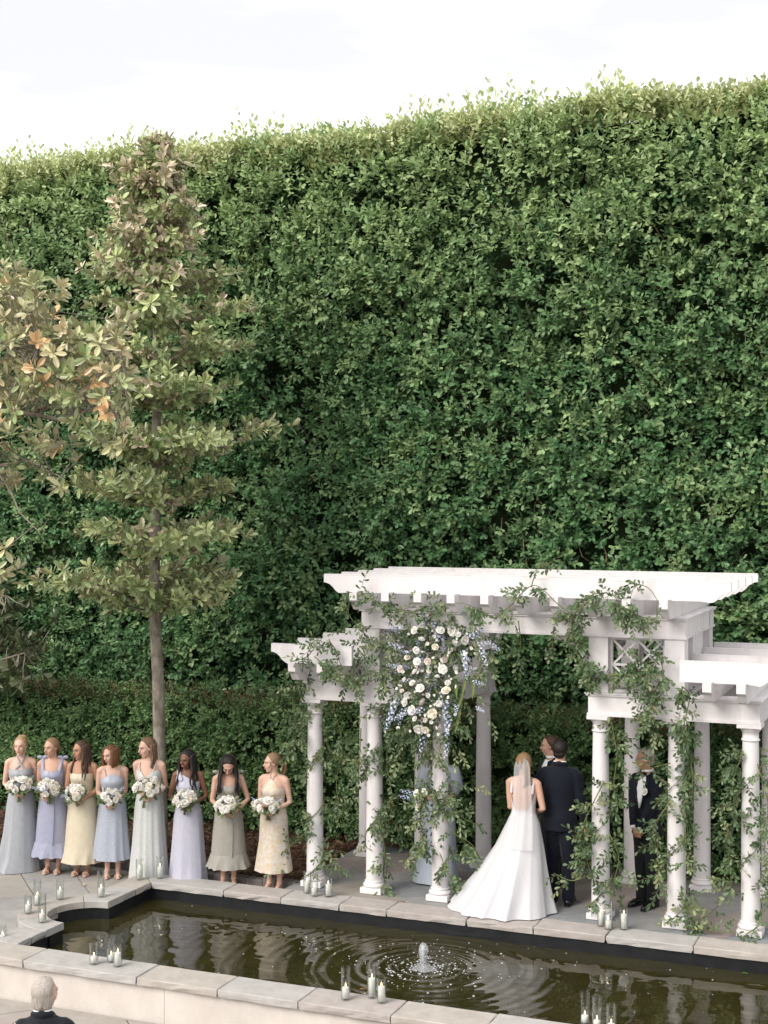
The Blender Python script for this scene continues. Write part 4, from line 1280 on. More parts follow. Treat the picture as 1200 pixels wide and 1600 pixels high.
# ================================================================== candles
GLASS = bpy.data.materials.new('clear_glass'); GLASS.use_nodes = True
t = GLASS.node_tree; t.nodes.remove(t.nodes['Principled BSDF'])
gl = t.nodes.new('ShaderNodeBsdfGlossy'); gl.inputs['Roughness'].default_value = 0.03
tr = t.nodes.new('ShaderNodeBsdfTransparent'); tr.inputs['Color'].default_value = (0.97, 0.985, 0.98, 1)
fr = t.nodes.new('ShaderNodeLayerWeight'); fr.inputs['Blend'].default_value = 0.25
mx = t.nodes.new('ShaderNodeMixShader')
t.links.new(fr.outputs['Facing'], mx.inputs['Fac']); t.links.new(tr.outputs['BSDF'], mx.inputs[1]); t.links.new(gl.outputs['BSDF'], mx.inputs[2])
t.links.new(mx.outputs['Shader'], t.nodes['Material Output'].inputs['Surface'])
WAX = mat('white_wax', (0.84, 0.82, 0.78), 0.5, 0.3, var=0.03, vscale=10, sss=0.2)
WICK = mat('wick', (0.03, 0.02, 0.02), 0.9, 0.1)
FLAME = bpy.data.materials.new('flame'); FLAME.use_nodes = True
pb = FLAME.node_tree.nodes['Principled BSDF']
pb.inputs['Base Color'].default_value = (0, 0, 0, 1); pb.inputs['Emission Color'].default_value = (1, 0.75, 0.45, 1); pb.inputs['Emission Strength'].default_value = 3.5
CAND = [(4, 1477, 1449, 1464, -0.08, 'low candle in a glass cylinder at the very left edge of the coping'),
        (44, 1430, 1402, 1416, 0, 'squat candle in glass on the outer curve of the round coping bay'),
        (58.6, 1417, 1378, 1402, 0, 'candle in a tall clear glass at the back of the round coping bay'),
        (66, 1444, 1399, 1430, 0, 'candle in tall glass on the near tip of the round coping bay'),
        (94, 1408, 1378, 1394, 0, 'candle in glass on the far curve of the round coping bay'),
        (158, 1404, 1364, 1390, 0, 'candle in tall glass on the coping below the blue grey dress'),
        (217.8, 1377, 1345, 1360, 0, 'candle in glass left of the pool corner before the silver dress'),
        (250, 1375, 1340, 1357, 0, 'candle in glass right of the pool corner beside the silver dress'),
        (146.7, 1509, 1475, 1497, 0, 'leftmost of three glass candles on the near wall, wax low in the glass'),
        (174, 1505.6, 1472, 1495, 0, 'middle of three glass candles on the near wall, set furthest back'),
        (184, 1512.5, 1480, 1491, 0, 'tall candle in the frontmost of three glasses on the near wall'),
        (540, 1564, 1514, 1545, 0, 'left glass candle of the trio on the wall below the fountain'),
        (581, 1561, 1510, 1531, 0, 'tallest glass candle of the trio on the wall below the fountain'),
        (596, 1569, 1531, 1544, 0, 'short frontmost glass candle of the trio on the wall below the fountain'),
        (913.7, 1602, 1552, 1589, 0, 'tall left glass candle at the bottom edge of the photo'),
        (932.6, 1607, 1560, 1597, 0, 'middle glass candle at the bottom edge of the photo'),
        (955, 1613, 1572, 1602, 0, 'right and shortest glass candle at the bottom edge of the photo'),
        (479.8, 1398, 1365, 1381, 0, 'left glass candle at the foot of the leftmost column'),
        (491, 1402.7, 1366, 1390, 0, 'middle glass candle with short wax at the foot of the leftmost column'),
        (513, 1403.7, 1375, 1384.5, 0, 'right glass candle standing apart near the leftmost column'),
        (939.6, 1450, 1421, 1428, 0, 'left glass candle before the column right of the groom'),
        (950.5, 1455, 1411, 1441, 0, 'middle glass candle with short wax before the column right of the groom'),
        (974.6, 1455, 1424, 1431, 0, 'right glass candle before the column right of the groom')]
for (px, pb_, pt, pc, z, lab) in CAND:
    p = at_z(px, pb_ - 3, z + 0.008)
    d = (H_ - z) * F_ / (pb_ - 3 - YH_)
    hg, hc = max(0.14, (pb_ - pt) * d / F_), max(0.05, (pb_ - pc) * d / F_)
    t = thing('candle_holder', lab, 'candle', tuple(p), group='glass cylinder candles around the pool')
    b = MB()
    r0 = 0.043
    b.lathe([(0.001, 0.003), (r0, 0.003), (r0, hg), (r0 - 0.003, hg), (r0 - 0.003, 0.012), (0.001, 0.012)], seg=24, cap=False)
    b.build('glass_cylinder', GLASS, t, smooth=False)
    b = MB(); b.lathe([(0.031, 0.014), (0.0315, hc - 0.004), (0.028, hc), (0.01, hc - 0.004), (0.001, hc - 0.005)], seg=20)
    c_ = b.build('candle', WAX, t, smooth=True)
    b = MB(); b.limb([(0, 0, hc - 0.004), (0.001, 0, hc + 0.010)], [0.0018, 0.0015], 6); b.build('wick', WICK, c_)
    b = MB(); b.lathe([(0.001, hc + 0.006), (0.005, hc + 0.013), (0.0055, hc + 0.018), (0.003, hc + 0.03), (0.0006, hc + 0.04)], seg=10); b.build('flame', FLAME, c_, smooth=True)

# ================================================================== fountain
SPLASH = mat('splash_water', (0.72, 0.74, 0.76), 0.12, 0.6, var=0.15, vscale=40, trans=0.35)
SPG = bpy.data.materials.new('jet_water'); SPG.use_nodes = True
t = SPG.node_tree
pbd = t.nodes['Principled BSDF']; pbd.inputs['Base Color'].default_value = (0.8, 0.82, 0.85, 1); pbd.inputs['Roughness'].default_value = 0.08; pbd.inputs['Alpha'].default_value = 0.38
pbd.inputs['Transmission Weight'].default_value = 0.3
ft = thing('fountain_jet', 'small bubbling water jet in the middle of the pool', 'fountain', (JX, JY, -0.2))
b = MB()
V = []
rj = random.Random(4)
for i, (r0, z) in enumerate([(0.018, 0.0), (0.02, 0.03), (0.024, 0.06), (0.034, 0.10), (0.044, 0.14), (0.048, 0.175), (0.044, 0.21), (0.03, 0.235), (0.012, 0.245), (0.002, 0.247)]):
    V.append([((r0 + rj.uniform(-.005, .006)) * math.cos(a) + 0.004 * math.sin(z * 40), (r0 + rj.uniform(-.005, .006)) * math.sin(a), z + rj.uniform(-.006, .006)) for a in np.linspace(0, 2 * math.pi, 15)[:-1]])
b.grid(V, close=True)
b.build('water_plume', SPG, ft, smooth=True)
b = MB()
V = []
for i, (r0, z) in enumerate([(0.009, 0.0), (0.010, 0.07), (0.014, 0.13), (0.020, 0.18), (0.016, 0.215), (0.004, 0.23)]):
    V.append([((r0 + rj.uniform(-.006, .006)) * math.cos(a), (r0 + rj.uniform(-.006, .006)) * math.sin(a), z) for a in np.linspace(0, 2 * math.pi, 10)[:-1]])
b.grid(V, close=True)
b.build('water_core', SPLASH, ft, smooth=True)
b = MB()
V = []
for i, (r0, z) in enumerate([(0.02, 0.03), (0.05, 0.022), (0.075, 0.012), (0.11, 0.004), (0.125, -0.003)]):
    V.append([((r0 * (1 + rj.uniform(-.22, .22))) * math.cos(a), (r0 * (1 + rj.uniform(-.22, .22))) * math.sin(a), z + rj.uniform(-.006, .008)) for a in np.linspace(0, 2 * math.pi, 19)[:-1]])
b.grid(V, close=True)
b.build('splash_ring', SPG, ft, smooth=True)
b = MB()
for k in range(150):
    a = rj.uniform(0, 6.283); rad = abs(rj.gauss(0.03, 0.035)); z = rj.uniform(0.01, 0.25) * (1 - min(1, rad / 0.16))
    s_ = rj.uniform(0.002, 0.0055)
    b.ell((rad * math.cos(a), rad * math.sin(a), z + 0.01), (s_, s_, s_ * 1.3), nu=6, nv=4)
b.build('droplets', SPLASH, ft, smooth=True)['kind'] = 'stuff'
b = MB(); b.lathe([(0.022, -0.1), (0.022, 0.012), (0.016, 0.016)], seg=14); b.build('nozzle', METAL, ft)
b = MB()
for k in range(420):
    a = rj.uniform(0, 6.283); rad = 0.1 + abs(rj.gauss(0, 0.42)) if k < 300 else 0
    x, y = JX + rad * math.cos(a), JY + rad * math.sin(a)
    if k >= 300:
        x, y = rj.uniform(-8.8, -1.2), rj.uniform(12.1, 14.5)
    s = rj.choice([0.004, 0.005, 0.007, 0.010, 0.014]) * (1 if k < 300 else 0.6)
    b.ell((x, y, -0.197), (s, s * rj.uniform(0.7, 1), s * 0.5), nu=6, nv=4)
tag(b.build('foam_bubbles', SPLASH, None, smooth=True), 'white foam bubbles drifting on the dark pool water', 'foam', kind='stuff')

# fallen leaves and petals
def fallen(label, px, py, z, col, L_, name='fallen_leaf', cat='leaf', wd=0.4):
    p = at_z(px, py, z)
    V, Fq, C = leaf_arrays(np.array([[0, 0, 0.006]]), np.array([[rj.uniform(-1, 1), rj.uniform(-.4, .4), 0.05]]), np.array([[0.1, 0.1, 1.0]]), np.array([L_]), np.array([L_ * wd]), np.array([col]), tpl=TPL_LONG)
    o = quick_mesh(name, V, Fq, MULCH, C)
    o.location = tuple(p)
    tag(o, label, cat)
fallen('small orange brown leaf lying on the near coping', 572, 1547, 0.004, (0.42, 0.22, 0.07), 0.07)
fallen('curled tan leaf lying on the terrace paving', 131, 1385, -0.075, (0.55, 0.42, 0.30), 0.12)
fallen('yellow leaf floating on the pool at right', 1176, 1513, -0.193, (0.55, 0.36, 0.05), 0.09)
fallen('green leaf floating on the pool at right', 1158, 1521, -0.193, (0.10, 0.25, 0.06), 0.07)
fallen('white petal floating on the pool at right', 1153, 1507, -0.19, (0.75, 0.73, 0.68), 0.05, 'petal', 'petal')
fallen('thin tan twig floating along the pool liner', 940, 1483, -0.193, (0.5, 0.4, 0.22), 0.34, 'twig', 'twig', 0.035)
fallen('small yellow leaf floating below the bride', 866, 1473, -0.193, (0.50, 0.30, 0.06), 0.05)

# ================================================================== buildings beyond the hedge
PALE = mat('pale_building', (0.62, 0.62, 0.65), 0.8, 0.2, var=0.05, vscale=0.5)
ROOF = mat('pale_roof', (0.50, 0.49, 0.52), 0.7, 0.2, var=0.06, vscale=0.8)
WPANE = mat('window_pane', (0.10, 0.12, 0.14), 0.15, 0.5)
def building(label, pl, pr, Yb, depth_):
    a, c = at_Y(*pl, Yb), at_Y(*pr, Yb)
    x0, x1 = a[0], c[0]
    zt = c[2]
    root = thing('building', label, 'building', ((x0 + x1) / 2, Yb, -0.44))
    b = MB(); b.box((x0, Yb, -0.44), (x1, Yb + depth_, zt - 0.9)); b.build('wall', PALE, root, world=True)
    b = MB()
    e = 0.35
    zb = zt - 0.9
    xi0, xi1 = x0 + (x1 - x0) * 0.42, x1 - (x1 - x0) * 0.12
    V = [(x0 - e, Yb - e, zb), (x1 + e, Yb - e, zb), (x1 + e, Yb + depth_ + e, zb), (x0 - e, Yb + depth_ + e, zb), (xi0, Yb + 1.2, zt), (xi1, Yb + 1.2, zt), (xi1, Yb + depth_ - 1.2, zt), (xi0, Yb + depth_ - 1.2, zt)]
    b.add(V, [(3, 2, 1, 0), (4, 5, 6, 7), (0, 1, 5, 4), (1, 2, 6, 5), (2, 3, 7, 6), (3, 0, 4, 7)]); b.build('roof', ROOF, root, world=True)
    for i in range(3):
        for j in range(3):
            x = x0 + (x1 - x0) * (0.2 + 0.3 * i)
            z = 1.2 + 3.2 * j
            b = MB(); b.box((x - 0.5, Yb - 0.04, z), (x + 0.5, Yb + 0.05, z + 1.7)); w_ = b.build('window', WHITE, root, world=True)
            b = MB(); b.box((x - 0.43, Yb - 0.046, z + 0.07), (x + 0.43, Yb + 0.0, z + 1.63)); b.build('pane', WPANE, w_, world=True)
building('pale roof just showing over the hedge behind the slender magnolia', (140, 240), (292, 203), 34.0, 9)
building('pale roof just showing over the hedge at the right edge', (1112, 150), (1330, 84), 33.0, 9)

# ================================================================== people
def skin_mat(name, c):
    return mat('skin_' + name, c, 0.5, 0.3, var=0.05, vscale=12, sss=0.12)
SK_FAIR = skin_mat('fair', (0.62, 0.40, 0.31)); SK_LIGHT = skin_mat('light', (0.56, 0.34, 0.25)); SK_TAN = skin_mat('tan', (0.46, 0.255, 0.165)); SK_DEEP = skin_mat('deep', (0.20, 0.098, 0.062))
LIPS = mat('lips', (0.42, 0.15, 0.13), 0.4, 0.4); EYE = mat('eye', (0.035, 0.025, 0.022), 0.2, 0.5); EYEW = mat('eye_white', (0.7, 0.68, 0.66), 0.3, 0.4)
def hair_mat(name, c):
    return mat('hair_' + name, tuple(x * 0.7 for x in c), 0.42, 0.4, col2=tuple(min(1, x * 1.35) for x in c), vscale=9, bump=0.5, bscale=40, stretch=(14, 14, 1.2))
H_BLONDE = hair_mat('blonde', (0.36, 0.24, 0.13)); H_DKBLONDE = hair_mat('dark_blonde', (0.25, 0.155, 0.085)); H_BROWN = hair_mat('brown', (0.07, 0.038, 0.024))
H_AUBURN = hair_mat('auburn', (0.15, 0.066, 0.032)); H_BLACK = hair_mat('black', (0.014, 0.011, 0.011)); H_GREY = hair_mat('grey', (0.42, 0.37, 0.33)); H_DKBROWN = hair_mat('dark_brown', (0.012, 0.008, 0.006))
H_LTBROWN = hair_mat('light_brown', (0.17, 0.10, 0.06))

def rotz(a):
    c, s = math.cos(a), math.sin(a)
    return np.array([[c, -s, 0], [s, c, 0], [0, 0, 1.0]])
def rotx(a):
    c, s = math.cos(a), math.sin(a)
    return np.array([[1.0, 0, 0], [0, c, -s], [0, s, c]])
def roty(a):
    c, s = math.cos(a), math.sin(a)
    return np.array([[c, 0, s], [0, 1.0, 0], [-s, 0, c]])

def remeshed(mb, voxel, it=4, fac=0.5):
    """one continuous skin over overlapping shapes"""
    me = mb.mesh('tmp', [])
    o = bpy.data.objects.new('tmp', me)
    COL.objects.link(o)
    m = o.modifiers.new('r', 'REMESH'); m.mode = 'VOXEL'; m.voxel_size = voxel
    s = o.modifiers.new('s', 'SMOOTH'); s.factor = fac; s.iterations = it
    dg = bpy.context.evaluated_depsgraph_get()
    ev = o.evaluated_get(dg)
    m2 = ev.to_mesh()
    nv, npoly = len(m2.vertices), len(m2.polygons)
    V = np.empty(nv * 3, np.float32); m2.vertices.foreach_get('co', V)
    Fs = [tuple(p.vertices) for p in m2.polygons]
    ev.to_mesh_clear()
    bpy.data.objects.remove(o)
    bpy.data.meshes.remove(me)
    return V.reshape(-1, 3).astype(float), Fs

def ik(S, W, a, b, pole):
    S, W = np.array(S, float), np.array(W, float)
    d = W - S
    L = np.linalg.norm(d)
    if L > (a + b) * 0.999:
        W = S + d / L * (a + b) * 0.999; d = W - S; L = np.linalg.norm(d)
    u = d / L
    x = (a * a - b * b + L * L) / (2 * L)
    h = math.sqrt(max(a * a - x * x, 0))
    p = np.array(pole, float); p = unit(p - u * np.dot(p, u))
    return S + u * x + p * h, W

WT = [(0.80, .160, .115, -.005), (0.88, .168, .120, -.008), (0.96, .150, .108, 0), (1.05, .118, .090, 0), (1.13, .124, .095, .004), (1.22, .138, .114, .016), (1.29, .142, .100, .008), (1.345, .140, .085, 0), (1.385, .118, .068, -.005), (1.415, .075, .058, -.008), (1.44, .05, .05, -.005)]
MT = [(0.88, .168, .118, -.005), (0.97, .166, .118, -.005), (1.08, .158, .112, 0), (1.20, .165, .115, .004), (1.32, .182, .124, .008), (1.42, .185, .108, .002), (1.48, .165, .088, -.004), (1.525, .11, .072, -.006), (1.56, .066, .062, -.004)]
def torso_at(T, z):
    zs = [t[0] for t in T]
    return [float(np.interp(z, zs, [t[k] for t in T])) for k in (1, 2, 3)]

def head_prims(b, M, k=1.0, male=False):
    b.M = M
    b.ell((0, -.012, .028), (.074, .094, .086), nu=16, nv=10)
    b.ell((0, .022, -.034), (.057 if male else .054, .064, .074), nu=14, nv=9)
    b.ell((0, .058, -.090), (.026 if male else .021, .020, .020))
    b.limb([(0, .084, .016), (0, .100, -.014), (0, .108, -.026)], [.0085, .011, .0125], 8)
    b.ell((0, .076, .030), (.048, .016, .013))
    for s in (-1, 1):
        b.ell((s * .033, .056, -.022), (.026, .026, .026))
        b.ell((s * .074, -.006, -.002), (.008, .018, .030))
    b.ell((0, .080, -.054), (.024, .012, .014))
    b.M = None
def head_details(b, M, male=False):
    b.M = M
    b.ell((0, .0915, -.049), (.021, .0065, .0042), 1, 10, 6)
    b.ell((0, .0905, -.058), (.018, .0070, .0050), 1, 10, 6)
    for s in (-1, 1):
        b.ell((s * .031, .0785, .009), (.0125, .0075, .0052), 3, 10, 6)
        b.ell((s * .031, .0835, .009), (.0065, .0045, .0052), 2, 8, 6)
        b.limb([(s * .016, .0895, .0245), (s * .032, .0885, .0285), (s * .047, .076, .024)], [.003, .0035, .002], 6, 4)
        b.limb([(s * .019, .0862, .0135), (s * .032, .0868, .0155), (s * .044, .078, .0115)], [.0016, .002, .0015], 5, 4)
    b.M = None

def hair_cap(b, M, cone=0.36, axis=(0, 0.92, -0.38), vol=1.0, back_low=0.0, part=0.0):
    nu, nv = 34, 22
    ax = unit(axis)
    V = []
    for i in range(nv + 1):
        t = math.pi * i / nv
        row = []
        for k in range(nu):
            a = 2 * math.pi * k / nu
            d = np.array([math.sin(t) * math.cos(a), math.sin(t) * math.sin(a), math.cos(t)])
            f = float(np.dot(d, ax))
            s = min(1, max(0, (f - cone + 0.07) / 0.12))
            r = (1.0 - 0.26 * s) * (1 + 0.012 * math.sin(13 * a + 3 * math.cos(t * 3)) + 0.01 * math.sin(29 * a))
            low = min(1, max(0, (-d[2] - 0.55) / 0.3)) * (1 - back_low)
            r *= 1 - 0.25 * low
            if part and d[2] > 0.3: r *= 1 - 0.03 * math.exp(-((d[0] - part) / 0.06) ** 2)
            R_ = np.array([.082, .101, .094]) * vol
            p = np.array([0, -.014, .028]) + d * R_ * r
            row.append(p)
        V.append(row)
    b.M = M
    b.grid(V, close=True)
    b.M = None
def lock(b, pts, r0, r1, wave=0.0, ph=0.0, seg=7, n=9):
    C = smooth_path(pts, n)
    for i in range(n):
        t = i / (n - 1)
        C[i] += np.array([math.sin(ph + t * 9) * wave * t, math.cos(ph + t * 7) * wave * t, 0])
    b.limb(list(C), [r0 + (r1 - r0) * (i / (n - 1)) ** 1.2 for i in range(n)], seg)

def hair(style, M, mt, parent, Rh, seed=0):
    """Rh: head rotation, so falling hair can hang straight; M: head matrix"""
    r = random.Random(seed)
    b = MB()
    w = lambda p: M[:3, :3] @ np.array(p) + M[:3, 3]
    def fall(p, q):       # from head point p, hang to offset q (body frame) below it
        a = w(p)
        return a
    if style == 'man':
        hair_cap(b, M, cone=0.30, vol=1.035, back_low=1.0)
        b.M = M; b.ell((0, -.058, -.032), (.066, .048, .052), nu=14, nv=9); b.M = None
    elif style == 'thin':
        hair_cap(b, M, cone=0.22, vol=1.03, back_low=1.0)
        for k in range(34):
            a = math.pi * (0.95 + 1.1 * k / 33)
            p0 = w((.074 * math.cos(a), -.012 + .09 * math.sin(a), .0))
            lock(b, [p0 + np.array([0, 0, .03]), p0 + np.array([0, 0, -.04]), p0 * .96 + w((0, -.02, 0)) * .04 + np.array([0, 0, -.085 - .02 * r.random()])], .010, .004, .002, k, seg=5)
    else:
        hair_cap(b, M, cone=0.40, vol=1.02, part=0.15 if style in ('long', 'long_dark', 'bob') else 0)
    if style == 'updo':
        b.M = M
        b.ell((0.0, -.085, .085), (.052, .048, .045), nu=12, nv=8); b.ell((0.035, -.08, .10), (.03, .03, .028)); b.ell((-.03, -.095, .065), (.035, .03, .03))
        b.M = None
        for s in (-1, 1):
            lock(b, [w((s * .07, .045, .03)), w((s * .078, .05, -.03)), w((s * .07, .05, -.10))], .006, .003, .006, seg=5)
    if style == 'low_bun':
        b.M = M; b.ell((0, -.105, -.03), (.048, .04, .042), nu=12, nv=8); b.ell((0.02, -.11, -.05), (.03, .03, .028)); b.M = None
        for s in (-1, 1):
            lock(b, [w((s * .072, .03, .02)), w((s * .08, .03, -.04)), w((s * .072, .035, -.11))], .005, .002, .006, seg=5)
    if style == 'pony':
        lock(b, [w((0, -.10, .0)), w((0.02, -.15, -.05)), w((0.05, -.14, -.16)), w((0.06, -.11, -.27))], .034, .012, .01, 1, n=12)
        lock(b, [w((0.0, -.10, .0)), w((0.0, -.16, -.06)), w((0.03, -.15, -.18)), w((0.03, -.12, -.30))], .026, .008, .012, 2, n=12)
        for s in (-1, 1):
            lock(b, [w((s * .07, .04, .03)), w((s * .08, .04, -.04)), w((s * .074, .03, -.12))], .006, .002, .006, seg=5)
    if style in ('long', 'long_dark'):
        c0 = w((0, -.02, 0))
        n = 17
        for k in range(n):
            a = math.radians(200 + (k / (n - 1)) * 140 if k < n else 0)
            a = math.pi * (0.93 + 1.14 * k / (n - 1))
            p = np.array([.080 * math.cos(a), -.012 + .092 * math.sin(a), .02])
            p0 = w(p)
            out = unit(np.array([p0[0] - c0[0], p0[1] - c0[1], 0]))
            L = r.uniform(.30, .38) if style == 'long' else r.uniform(.28, .40)
            lock(b, [p0 + np.array([0, 0, .03]), p0 + out * .012 + np.array([0, 0, -.08]), p0 + out * .03 + np.array([0, 0, -.18]), p0 + out * .045 + np.array([0, 0, -L])], .024, .010, .014, r.uniform(0, 6), n=12)
        for s in (-1, 1):
            for q in range(3):
                p0 = w((s * .078, .02 - .02 * q, .02))
                lock(b, [p0 + np.array([0, 0, .02]), p0 + np.array([s * .012, .015, -.09]), p0 + np.array([s * .02, .055, -.20]), p0 + np.array([s * (.015 + .015 * q), .095, -.30 - .03 * q])], .020, .008, .014, r.uniform(0, 6), n=12)
    if style == 'half':
        c0 = w((0, -.02, 0))
        for k in range(11):
            a = math.pi * (1.02 + 0.96 * k / 10)
            p0 = w((.078 * math.cos(a), -.012 + .092 * math.sin(a), .0))
            out = unit(np.array([p0[0] - c0[0], p0[1] - c0[1], 0]))
            lock(b, [p0 + np.array([0, 0, .03]), p0 + out * .006 + np.array([0, 0, -.09]), p0 + out * .015 + np.array([0, 0, -.24])], .022, .012, .004, r.uniform(0, 6))
        for s in (-1, 1):
            p0 = w((s * .070, -.03, -.02))
            lock(b, [p0, p0 + np.array([s * .01, .03, -.09]), p0 + np.array([s * .006, .07, -.20])], .020, .010, .003)
    if style == 'bob':
        c0 = w((0, -.02, 0))
        for k in range(17):
            a = math.pi * (0.86 + 1.28 * k / 16)
            p0 = w((.080 * math.cos(a), -.006 + .092 * math.sin(a), .03))
            out = unit(np.array([p0[0] - c0[0], p0[1] - c0[1], 0]))
            lock(b, [p0 + np.array([0, 0, .03]), p0 + out * .014 + np.array([0, 0, -.07]), p0 + out * .004 + np.array([0, 0, -.165])], .025, .014, .003, r.uniform(0, 6))
    if style == 'bride':
        b.M = M; b.ell((0, -.09, .03), (.055, .045, .05), nu=12, nv=8); b.M = None
        for q in range(5):
            p0 = w((.07 - .012 * q, -.05 - .01 * q, .03))
            lock(b, [p0, p0 + np.array([.02, -.03, -.10]), p0 + np.array([.035, -.02, -.22]), p0 + np.array([.05 - .012 * q, .01, -.34])], .018, .007, .012, q, n=12)
        for q in range(3):
            p0 = w((-.06, -.06, .05)); lock(b, [p0, p0 + np.array([.02, -.03, -.04]), w((0, -.1, .03))], .016, .014, .004, q)
    return b.build('hair', mt, parent, smooth=True)

def hand(b, wrist, d, n, s, curl=0.6, mirror=1, spread=0.019, mi=0):
    """palm and five fingers; d points to the fingertips, n out of the palm, fingers curl towards n"""
    d = unit(d); n = unit(np.asarray(n) - d * np.dot(n, d)); sd = np.cross(d, n) * mirror
    w = np.array(wrist, float)
    b.limb([w, w + d * .04 * s, w + d * .078 * s], [.024 * s, .036 * s, .036 * s], 10, mi, flat=(n, 0.42))
    lens = (.066, .078, .072, .056)
    for i in range(4):
        p = w + d * (.082 - abs(i - 1.2) * .004) * s + sd * (i - 1.5) * spread * s
        pts = [p - d * .012 * s, p]
        a = 0.0
        for j, fr_ in enumerate((.45, .32, .26)):
            a += curl * (0.8 + 0.15 * j)
            pts.append(pts[-1] + (d * math.cos(a) + n * math.sin(a)) * lens[i] * fr_ * s)
        b.limb(pts, [.0092 * s, .0090 * s, .0082 * s, .0076 * s, .0064 * s], 7, mi)
    p = w + d * .028 * s - sd * .030 * s
    pts = [p + sd * .012 * s, p]
    dd = unit(d * 0.75 - sd * 0.55 + n * 0.35)
    pts.append(p + dd * .034 * s); dd = unit(dd + sd * 0.25 + n * 0.25)
    pts.append(pts[-1] + dd * .028 * s)
    b.limb(pts, [.0115 * s, .0110 * s, .0095 * s, .0072 * s], 7, mi)

def facing(x, y, turn):
    c = unit((-x, -y, 0))
    return math.atan2(-c[0], c[1]) - R(turn)     # turn > 0: towards the left of the picture

class Figure:
    pass
def woman(label, loc, turn, Hh, skin, hairm, style, yaw=0, pitch=0, roll=0, hands=(0.0, 0.19, 1.00), legs=True, elbow=(0.55, -0.8, -0.25), seed=0, away=False, group=None, rz=None, voxel=0.0095, handsep=0.045, sleeveless=True, arm_custom=None, hand_on=True):
    s = Hh / 1.68
    f = Figure(); f.s = s; f.loc = np.array(loc, float)
    rz = facing(loc[0], loc[1], turn) if rz is None else rz
    f.rz = rz
    t = thing('person', label, 'person', tuple(loc), rz, group=group)
    f.root = t
    S = np.diag([s, s, s])
    b = MB()
    b.M = np.eye(4); b.M[:3, :3] = S
    b.loft(WT, seg=22)
    b.limb([(0, -.010, 1.40), (0, .0, 1.46), (0, .010, 1.52)], [.052, .047, .046], 12)
    for q in (-1, 1):
        b.limb([(q * .07, -.005, 1.385), (q * .125, -.004, 1.372), (q * .158, 0, 1.352)], [.042, .046, .046], 10)
        b.ell((q * .062, .085, 1.225), (.052, .045, .052))
    if legs:
        for q in (-1, 1):
            b.limb([(q * .082, 0, .86), (q * .080, .012, .50), (q * .072, -.012, .36), (q * .066, -.018, .14), (q * .066, -.012, .085)], [.086, .056, .053, .034, .034], 12)
            b.limb([(q * .066, -.025, .075), (q * .070, .04, .055), (q * .074, .115, .026)], [.030, .030, .024], 10)
    b.M = None
    ea, ew = [], []
    a_, b_l = .275 * s, .245 * s
    for q in (-1, 1):
        Sh = np.array((q * .158, 0, 1.352)) * s
        if arm_custom: W0 = np.array(arm_custom[0 if q < 0 else 1][0]) * s; pole = arm_custom[0 if q < 0 else 1][1]
        else: W0 = np.array((hands[0] + q * (handsep + .018), hands[1] - .035, hands[2] + 0.012)) * s; pole = (q * elbow[0], elbow[1], elbow[2])
        E, W = ik(Sh, W0, a_, b_l, pole)
        mid = Sh * .55 + E * .45
        b.limb([Sh, mid, E, E * .6 + W * .4, W], [.045 * s, .041 * s, .034 * s, .034 * s, .0225 * s], 10)
        ea.append(E); ew.append(W)
    f.elb, f.wri = ea, ew
    # head
    Rh = rotz(R(yaw)) @ rotx(R(-pitch)) @ roty(R(roll))
    M = np.eye(4); M[:3, :3] = Rh * (s * 1.03)
    M[:3, 3] = np.array((0, .004, 1.482)) * s + Rh @ np.array((0, .018, .078)) * s
    head_prims(b, M)
    V, Fs = remeshed(b, voxel)
    body = MB(); body.add(V, Fs, 0)
    head_details(body, M)
    if hand_on:
        for i, q in enumerate((-1, 1)):
            d = unit(ew[i] - ea[i])
            if arm_custom:
                hand(body, ew[i] - d * .008, d + np.array((0, 0, -.1)), arm_custom[i][2], s, 0.55, q)
            else:
                hand(body, ew[i] - d * .008, d * 0.5 + np.array((-q * 0.75, .35, -.15)), np.array((-q * 0.35, -0.8, -.2)), s, 0.62, q)
    body.build('body', [skin, LIPS, EYE, EYEW, hairm], t, smooth=True)
    hair(style, M, hairm, t, Rh, seed)
    f.M = M
    return f

def world_pt(f, p):
    return rotz(f.rz) @ (np.array(p, float) * f.s) + f.loc

def skirt_mesh(b, s, zw, zh, prof, pleats, amp, na=96, nzr=18, ph=0.0, cxy=None, hem_wave=0.0, mi=0, seed=0, gather=0.0):
    """skirt from waist zw to hem zh; prof(t)->(rx,ry,cx,cy)"""
    r = random.Random(seed)
    phs = [r.uniform(0, 6.28) for _ in range(4)]
    V = []
    for i in range(nzr + 1):
        t = i / nzr
        z = zw + (zh - zw) * t
        rx, ry, cx, cy = prof(t)
        row = []
        for k in range(na):
            a = 2 * math.pi * k / na
            w1 = (pleats * a + 0.9 * math.sin(2 * a + phs[1])) / 2 + phs[0] + 0.25 * math.sin(3 * t + phs[3])
            m = (0.62 - 1.25 * abs(math.sin(w1)) ** 0.75) * (0.65 + 0.35 * math.sin(3 * a + phs[2])) + 0.35 * math.sin(round(pleats * 0.62) * a + phs[2] + t)
            e = 1 + m * amp * (gather + (1 - gather) * t ** 1.3)
            zz = z + hem_wave * math.sin(pleats * a + phs[0]) * (1 if i == nzr else 0)
            row.append(((cx + rx * e * math.cos(a)) * s, (cy + ry * e * math.sin(a)) * s, zz * s))
        V.append(row)
    b.grid(V[::-1], mi, close=True)
    return V
